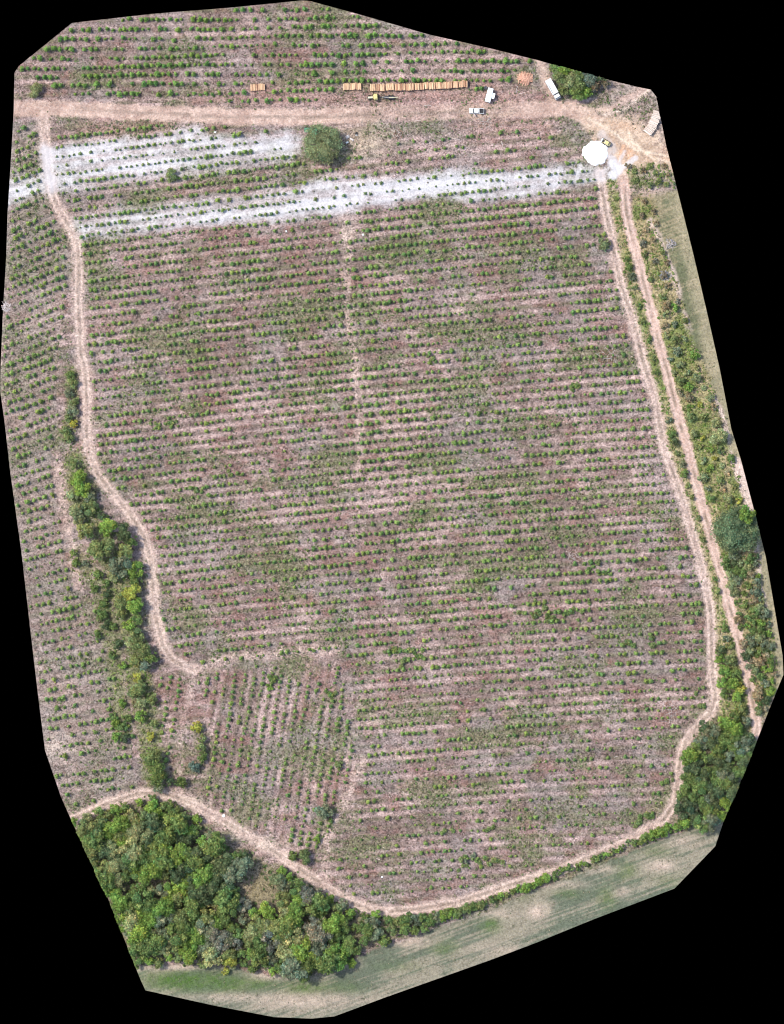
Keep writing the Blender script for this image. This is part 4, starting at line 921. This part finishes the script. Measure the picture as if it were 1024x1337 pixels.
# service trailer with side awning
def trailer(x, y, rz):
    t = empty('service_trailer', P(x, y, .02), rz); tag(t, 'white flat-roofed service trailer with a side awning beside the road', 'trailer')
    MB().box((0, 0, 1.3), (4.5, 1.66, 1.7), .05).build('body', M_DIRTW, t)
    MB().box((0, 0, 2.19), (4.62, 1.76, .08), .03).build('roof', M_CANVAS, t)
    a = MB().box((.05, -1.36, 1.98), (1.85, .98, .05), .02, 1, Matrix.Rotation(-.14, 3, 'X')).build('awning', M_CANVAS, t)
    p_ = MB(); 
    for xx in (-.8, .9): p_.bar((xx, -1.76, 0), (xx, -1.76, 1.9), .03)
    p_.build('awning_pole', M_GREY, a)
    MB().box((.6, -.845, 1.2), (.7, .03, 1.45), .01).build('door', M_WHITE, t); MB().box((-1.2, -.845, 1.6), (.8, .03, .45), .01).build('window', M_GLASS, t)
    MB().box((.45, .06, 2.255), (.3, .3, .06), .02).build('roof_vent', M_DIRTW, t)
    MB().bar((2.2, .4, .45), (3.1, 0, .45), .05).bar((2.2, -.4, .45), (3.1, 0, .45), .05).bar((3.05, 0, 0), (3.05, 0, .5), .04).build('drawbar', M_DARK, t)
    for s_ in (-1, 1): wheel(t, -.3, s_ * .86, .34, .2); MB().box((-.3, s_ * .88, .72), (.95, .26, .06), .03).build('mudguard', M_GREY, t)
    return t
# local +x points to the lower end so that the awning (-y) lies to the right
trailer(638.7, 124.8, heading(4.7, -18.2))
t = empty('water_drum', P(634.4, 114.8, 0)); tag(t, 'dark blue plastic drum at the upper corner of the white trailer', 'drum')
MB().cyl((0, 0, .45), .52, .86).cyl((0, 0, .25), .545, .05).cyl((0, 0, .65), .545, .05).build('drum_shell', M_BLUE, t); MB().cyl((0, 0, .905), .46, .05).build('lid', M_DARK, t); MB().cyl((.22, .1, .95), .07, .06).build('cap', M_GREY, t)
t = empty('bucket', P(622.3, 112.1, 0)); tag(t, 'small black bucket between the log stack and the white trailer', 'bucket')
MB().cyl((0, 0, .22), .26, .44, 'z', 14, .33).cyl((0, 0, .45), .36, .05).build('shell', M_BLACK, t); MB().bar((-.33, 0, .46), (0, .05, .62), .02).bar((0, .05, .62), (.33, 0, .46), .02).build('handle', M_GREY, t)
# tractor and timber trailer: local +x forward (left in the photo)
def tractor(x, y, rz):
    t = empty('tractor', P(x, y, .0), rz); tag(t, 'yellow tractor with a pale bonnet parked below the long log stack', 'tractor')
    MB().box((1.25, 0, 1.15), (1.8, .66, .55), .12, .92).build('bonnet', M_PYEL, t); MB().box((.9, 0, .72), (2.4, .5, .35), .05).build('chassis', M_DARK, t)
    MB().box((-.35, 0, 2.25), (1.35, 1.45, .14), .07, .9).build('cab_roof', M_YEL, t)
    p_ = MB()
    for sx in (-.9, .2):
        for s_ in (-1, 1): p_.bar((sx, s_ * .6, 1.1), (sx, s_ * .6, 2.2), .045)
    p_.build('cab_post', M_DARK, t); MB().box((-.35, 0, 1.55), (.95, 1.1, .75), .05).build('cab_glass', M_GLASS, t)
    for s_ in (-1, 1):
        MB().box((-.45, s_ * .86, 1.42), (1.15, .42, .10), .05).build('mudguard', M_YEL, t); wheel(t, -.5, s_ * .88, .74, .44); wheel(t, 1.65, s_ * .66, .45, .28)
        MB().box((2.16, s_ * .24, 1.2), (.04, .16, .12), .02).build('headlight', M_CLEAR, t)
    MB().bar((1.0, .3, 1.4), (1.0, .3, 2.1), .05).build('exhaust', M_DARK, t); MB().box((2.3, 0, .85), (.22, .6, .32), .03).build('front_weight', M_DARK, t)
tractor(489, 127.2, heading(-1, .08))
t = empty('timber_trailer', P(507, 127.3, 0), heading(-1, -.02)); tag(t, 'dark timber trailer with a pale crane boom behind the yellow tractor', 'trailer')
MB().bar((3.0, 0, .7), (-2.6, 0, .75), .14).box((-.4, 0, .78), (3.4, .95, .10), .03).build('frame_shade_deck', M_DARK, t)  # drawbar frame plus a dark deck put in for the shadow around the trailer
for xx in (1.2, -.2, -1.6):
    MB().bar((xx, -.75, .85), (xx, .75, .85), .11).bar((xx, -.75, .85), (xx, -.8, 1.7), .08).bar((xx, .75, .85), (xx, .8, 1.7), .08).build('bolster', M_DARK, t)  # bolsters thickened so their dark metal also stands in for shadow
for xx in (-.4, -1.4):
    for s_ in (-1, 1): wheel(t, xx, s_ * .62, .38, .28)
MB().cyl((1.9, 0, 1.2), .16, 1.0).build('crane_post', M_GREY, t)
bm = MB().bar((1.9, 0, 1.7), (-.2, .25, 2.5), .10).build('crane_boom', M_GREY, t); MB().bar((-.2, .25, 2.5), (-3.3, .0, 1.9), .14, 6, .11).build('boom_tip', M_PYEL, bm)
gr = MB(); 
for s_ in (-1, 1): gr.bar((-3.3, 0, 1.9), (-3.3, s_ * .35, 1.5), .06).bar((-3.3, s_ * .35, 1.5), (-3.3, s_ * .12, 1.1), .05)
gr.build('grapple', M_DARK, t)
# loader by the heap
def loader(x, y, rz):
    t = empty('loader', P(x, y, 0), rz); tag(t, 'small yellow front loader working at the white lime heap', 'loader')
    MB().box((-.35, 0, .85), (1.9, 1.15, .75), .10).build('body', M_PYEL, t); MB().box((-.25, 0, 1.95), (1.1, 1.15, .12), .05).build('cab_roof', M_YEL, t)
    MB().box((-.25, 0, 1.55), (.9, .95, .7), .04).build('cab_glass', M_GLASS, t); MB().box((-1.2, 0, 1.05), (.5, 1.0, .5), .08).build('engine_cover', M_YEL, t)
    for s_ in (-1, 1):
        MB().bar((-.2, s_ * .5, 1.2), (1.2, s_ * .5, .75), .08).build('loader_arm', M_YEL, t)
        for xx in (.4, -.95): wheel(t, xx, s_ * .72, .42, .32)
    k = MB(); prof = [(1.2, .95), (1.15, .3), (1.5, .12), (1.95, .12)]; V = [(px_, s_ * .85, pz) for s_ in (-1, 1) for px_, pz in prof]; k.add(V, [(i, i + 1, 5 + i, 4 + i) for i in range(3)] + [(0, 3, 2, 1), (4, 5, 6, 7)])
    k.build('bucket', M_DARK, t); MB().box((1.55, 0, .42), (.6, 1.5, .5), .15, .5).build('bucket_load', M_LIME, t)
loader(791.5, 186.5, heading(-7, -4.5))

# lime heap: irregular cone with slumped flanks
t_me = None
nr, na = 26, 96; V = [(0, 0, 1.5)]; F = []
hp = W(777, 199.5); g = np.random.default_rng(5); lob = g.random(8) * 6.28
for i in range(1, nr + 1):
    u = i / nr
    for j in range(na):
        a = 2 * math.pi * j / na; Rr = 4.1 * (1 + .05 * math.sin(3 * a + lob[0]) + .035 * math.sin(5 * a + lob[1]) + .03 * math.sin(9 * a + lob[2]) + .02 * math.sin(17 * a + lob[3])) + (.45 * max(0, math.cos(a + .1)) ** 6)
        r_ = u * Rr; px_, py_ = r_ * math.cos(a), r_ * math.sin(a)
        z = 1.5 * (1 - u ** 1.25) * (1 + .03 * math.sin(4 * a + lob[4] + 3 * u)) + .10 * math.sin(px_ * 2.1 + 1) * math.sin(py_ * 1.7) * (1 - u) + .04 * g.normal() * (1 - u)
        z = max(z, 0) - .12 * (u > .97); V.append((px_, py_, z))
for j in range(na): F.append((0, 1 + j, 1 + (j + 1) % na))
for i in range(nr - 1):
    for j in range(na): F.append((1 + i * na + j, 1 + (i + 1) * na + j, 1 + (i + 1) * na + (j + 1) % na, 1 + i * na + (j + 1) % na))
me = bpy.data.meshes.new('lime_heap'); me.from_pydata(V, [], F); me.update(); me.materials.append(M_LIME)
for p in me.polygons: p.use_smooth = True
o = link('lime_heap', me); o.location = P(777, 199.5, .02); tag(o, 'big white cone of lime powder at the top right of the field', 'lime heap')

# ------------------------------------------------------------------ log stacks
def log_mesh(length, r, mat, seed):
    g_ = random.Random(seed); k = 9; V, F = tube([Vector((-length / 2, 0, 0)), Vector((0, g_.uniform(-.03, .03), 0)), Vector((length / 2, 0, 0))], [r * 1.06, r, r * .94], k)
    F = F + [tuple(range(k - 1, -1, -1)), tuple(range(2 * k, 3 * k))]
    me = bpy.data.meshes.new('log'); me.from_pydata([tuple(v) for v in V], [], F); me.update(); me.materials.append(mat); return me
def lying(o, loc, rz, roll=0, pitch=0): o.location = loc; o.rotation_euler = (roll, pitch, rz)
def stack(path, length, height, label, mat, r=.10, limit=300, messy=.07, bundle=2.2):
    """logs lie across the path; the top course are single logs, the courses below one joined part"""
    a = Vector(P(*path[0])); t = empty('log_stack', a); tag(t, label, 'log stack')
    ms = [log_mesh(length * q_, r * s_, mat, i) for i, (q_, s_) in enumerate(((1, 1), (.97, 1.15), (1.02, .85), (.99, 1.3)))]
    pts_ = [P(*p) for p in path]; under = MB(); cnt = 0
    for p0, p1 in zip(pts_[:-1], pts_[1:]):
        d = p1 - p0; d.z = 0; L = d.length; u = d / L; ang_ = math.atan2(u.y, u.x) + math.pi / 2; s = r
        acr = Vector((-u.y, u.x, 0)); nxt = bundle; shift = 0; yaw = 0; lift = 0
        while s < L - r * .5:
            if bundle and s > nxt: s += R.uniform(.12, .3); nxt = s + bundle * R.uniform(.55, 1.35); shift = R.gauss(0, .10); yaw = R.gauss(0, .03); lift = R.gauss(0, .08)
            top = lift + height * (1 + .10 * math.sin(s * 2.1) + .06 * math.sin(s * 5.3)); ctr = p0 + u * s + acr * (R.gauss(0, messy) + shift); sx_ = 1.0
            for e_ in (1, -1):
                q_ = ctr + acr * e_ * length * .53; over = float(sdf(np.array([q_.x / S + 512]), np.array([668.5 - q_.y / S]), EDGE)[0]) * S + .1
                if over > 0: over *= 1.25; sx_ -= over / length; ctr -= acr * e_ * over * .5
            if sx_ < .25: s += r * 1.9; continue
            if cnt < limit:
                o = link('log', R.choice(ms), t); lying(o, ctr - a + Vector((0, 0, top + R.uniform(-.09, .09))), ang_ + yaw + R.gauss(0, .05), R.uniform(0, 6), R.gauss(0, .025)); o.scale = (sx_, 1, 1); cnt += 1
            zz = top - r * 1.8
            while zz > 0:
                c_ = ctr + u * R.uniform(-.04, .04) - a + Vector((0, 0, zz)); e = acr * length / 2 * R.uniform(.95, 1.02) * sx_
                under.bar(c_ - e, c_ + e, r * .98, 6); zz -= r * 1.8
            s += r * 1.86 * R.uniform(.92, 1.12)
    o = under.build('lower_courses', mat, t); o['kind'] = 'stuff'
    return t
stack([(327.5, 114.6), (346.5, 113.8)], 2.1, 1.0, 'short orange log stack standing alone above the road, furthest left', M_LOG, .10)
stack([(448.5, 113.4), (472, 113.2)], 2.15, 1.05, 'middle-sized orange log stack left of the yellow tractor', M_LOG, .10)
stack([(483.5, 114.6), (520, 114.3), (560, 112.6), (610.5, 110.2)], 2.2, 1.25, 'very long orange log stack running left from the white trailer', M_LOG, .105, 290)
stack([(844.5, 174), (851, 166), (856, 155), (859, 145)], 2.9, 1.3, 'grey-brown log stack leaning along the edge of the tan yard', M_LOGG, .12, 300, .12, 3.5)
# untidy red heap of short logs
t = empty('log_heap', P(685.5, 102)); tag(t, 'untidy reddish heap of short logs at the end of the top field', 'log heap')
ms = [log_mesh(l, .10, M_LOGR, 50 + i) for i, l in enumerate((1.2, 1.6, 2.0, .9))]
for i in range(190):
    a = R.uniform(0, 6.28); d = math.sqrt(R.random()); px_, py_ = math.cos(a) * d * 2.45, math.sin(a) * d * 1.75
    z = .1 + max(0, 1.0 * (1 - d ** 2)) * R.uniform(.75, 1.0); o = link('log', R.choice(ms), t); lying(o, (px_, py_, z), R.choice([1.4, .3, 1.7, 1.1]) + R.gauss(0, .35), R.uniform(0, 6), R.gauss(0, .15))

# ------------------------------------------------------------------ small odds and ends
def branch_thing(x, y, rz, length, label, name='fallen_branch', cat='branch', mat=None, forks=3, seed=0):
    g_ = random.Random(seed); m = MB(); L = length
    m.bar((-L / 2, 0, .12), (0, .06 * L, .2), .09); m.bar((0, .06 * L, .2), (L / 2, -.02 * L, .15), .08, 6, .04)
    t = empty(name, P(x, y), rz); tag(t, label, cat); m.build('stem', mat or M_STONE, t)
    for i in range(forks):
        s = -L * .25 + L * .6 * i / max(1, forks - 1); sg = 1 if i % 2 else -1
        MB().bar((s, 0, .18), (s + L * .2, sg * L * .22, .3), .05, 6, .02).build('twig', mat or M_STONE, t)
    return t
M_DEAD = plain('dead_wood', (.50, .44, .40), .9, 0, .2); M_RUST = plain('brown_brush', (.26, .14, .10), .95, 0, .3)
branch_thing(596, 182, heading(9, 1), 2.6, 'white bleached branch lying right of the bare patch below the road', mat=M_DEAD, seed=1)
branch_thing(656, 189, heading(2, 8), 2.2, 'short pale branch pointing down the slope below the pickup', mat=M_DEAD, seed=2, forks=2)
branch_thing(675, 117, heading(2, -9), 2.4, 'pale branch lying below the reddish log heap', mat=M_DEAD, seed=3, forks=2)
branch_thing(558, 138, heading(9, -1), 2.6, 'thin pale branch beside the road right of the timber trailer', mat=M_DEAD, seed=4)
def brush(x, y, r, n_, label, mats, h=.8):
    t = empty('brush_pile', P(x, y)); tag(t, label, 'brush pile')
    bs = [MB().bar((-l / 2, 0, 0), (0, .1, .05), .05).bar((0, .1, .05), (l / 2, -.05, 0), .045, 6, .02).mesh('stick', mats[i % len(mats)]) for i, l in enumerate((1.2, 1.7, 2.3, .8))]
    for i in range(n_):
        a = R.uniform(0, 6.28); d = math.sqrt(R.random()) * r * S; o = link('stick', R.choice(bs), t)
        lying(o, (math.cos(a) * d, math.sin(a) * d, .08 + h * (1 - (d / (r * S)) ** 2) * R.random()), R.uniform(0, 6.28), 0, R.gauss(0, .2))
brush(634, 159, 8, 42, 'pale tangled brush pile below the white pickup', [M_DEAD, M_RUST, M_DEAD])
brush(874, 929, 13, 150, 'reddish brown brush heap near the lower right bend of the track', [M_RUST, M_RUST, M_DEAD], 1.0)
brush(519, 174, 7, 40, 'dark brush pile right of the lone grey-green tree', [M_RUST, M_DEAD])
brush(793, 466, 13, 110, 'long reddish brush heap by the pale edge track', [M_RUST, M_RUST, M_DEAD], .5)
brush(750, 728, 9, 70, 'low reddish brush heap among the right-hand rows', [M_RUST, M_DEAD], .5)
brush(876, 318, 6, 46, 'grey heap of dead sticks in the dry verge, upper of two', [M_DEAD, plain('grey_sticks', (.27, .27, .33), .9)])
brush(868, 360, 6, 46, 'grey heap of dead sticks in the verge, lower of two', [plain('grey_sticks_b', (.25, .26, .33), .9), M_DEAD])
brush(8, 401, 6, 30, 'bleached heap of pale sticks at the left edge of the field', [plain('white_sticks', (.66, .60, .58), .9)], .5)
brush(776, 325, 4, 20, 'small pale stick heap beside the grey-green bush', [M_DEAD], .4)
def slab(x, y, w, d, h, rz, label, mat=M_STONE, tilt=.15):
    m = MB(); m.box((0, 0, h / 2), (w, d, h), min(.08, h * .3), .9); m.box((w * .18, d * .05, h + .05), (w * .5, d * .6, .14), .05, .8, Matrix.Rotation(.3, 3, 'Z'))
    o = m.build('broken_slab', mat); o.location = P(x, y, -.03); o.rotation_euler = (tilt, -tilt * .6, rz); tag(o, label, 'slab', 'broken pale slabs beside the lone tree')
slab(454, 178.5, 1.25, 1.0, .45, .5, 'squarish pale broken slab nearest the lone grey-green tree'); slab(459.5, 182, 1.4, .6, .35, -.6, 'long narrow pale broken slab in the middle of the rubble'); slab(453.5, 186, .95, .6, .3, .4, 'smallest whitest broken slab below the other rubble', M_WHITE)
o = MB().box((0, 0, .25), (.9, .5, .5), .06, .9).box((.05, .5, .16), (.7, .35, .3), .05, .9).build('debris_block', M_BLACK); o.location = P(465.5, 174.8); tag(o, 'black and pale block of debris right of the pale slabs', 'debris')
MB().box((0, -.42, .3), (.7, .22, .2), .04).build('pale_cap', M_WHITE, o)
# green shelter at the tree's edge: sagging sheet on four posts
t = empty('tarp_shelter', P(402.5, 170.2), .04); tag(t, 'green tarpaulin shelter half under the lone grey-green tree', 'shelter')
nx_, ny_ = 9, 6; V = [((i / (nx_ - 1) - .5) * 2.5, (j / (ny_ - 1) - .5) * 1.5, 1.75 - .22 * math.sin(math.pi * i / (nx_ - 1)) * math.sin(math.pi * j / (ny_ - 1)) + .05 * math.sin(i * 1.7 + j)) for j in range(ny_) for i in range(nx_)]
V2 = [(a_, b2, c_ - .03) for a_, b2, c_ in V]; F = [(j * nx_ + i, j * nx_ + i + 1, (j + 1) * nx_ + i + 1, (j + 1) * nx_ + i) for j in range(ny_ - 1) for i in range(nx_ - 1)]; N = nx_ * ny_
MB().add(V + V2, F + [tuple(N + k for k in reversed(q_)) for q_ in F]).build('tarp', M_GREEN, t)
for sx in (-1.22, 1.22):
    for sy in (-.72, .72): MB().bar((sx, sy, -.1), (sx, sy, 1.78), .04).build('post', M_BARK, t)
MB().box((0, .95, .55), (2.3, .35, .9), .08).build('dark_crate', M_BLACK, t)
# scraps of pale sacking
def scrap(x, y, s, label):
    g_ = random.Random(int(x)); m = MB(); k = 5
    V = [((i / (k - 1) - .5) * s * 1.3 + g_.uniform(-.06, .06), (j / (k - 1) - .5) * s + g_.uniform(-.06, .06), .12 + g_.uniform(0, .18)) for j in range(k) for i in range(k)]; V2 = [(a_, b2, c_ - .02) for a_, b2, c_ in V]
    F = [(j * k + i, j * k + i + 1, (j + 1) * k + i + 1, (j + 1) * k + i) for j in range(k - 1) for i in range(k - 1)]
    o = m.add(V + V2, F + [tuple(k * k + q2 for q2 in reversed(q_)) for q_ in F]).build('sack', M_DIRTW); o.location = P(x, y, .02); o.rotation_euler = (0, 0, g_.uniform(0, 3)); tag(o, label, 'sack')
scrap(292, 1065, .8, 'white empty sack on the track edge above the lower left grove'); scrap(474, 306.5, .6, 'white empty sack in the row right of the bare tan patch')
scrap(499, 1145, .55, 'white empty sack in the bottom rows near the lower track'); scrap(281, 172.5, .55, 'white empty sack in the rows just below the road'); scrap(374, 302, .5, 'small white scrap of sack in the rows below the long lime strip')
print('saplings', sap_n, 'trees', len(TREE_RECORDS), 'sticks', n, 'objects', len(bpy.data.objects), 'tris', sum(len(m.polygons) for m in bpy.data.meshes))
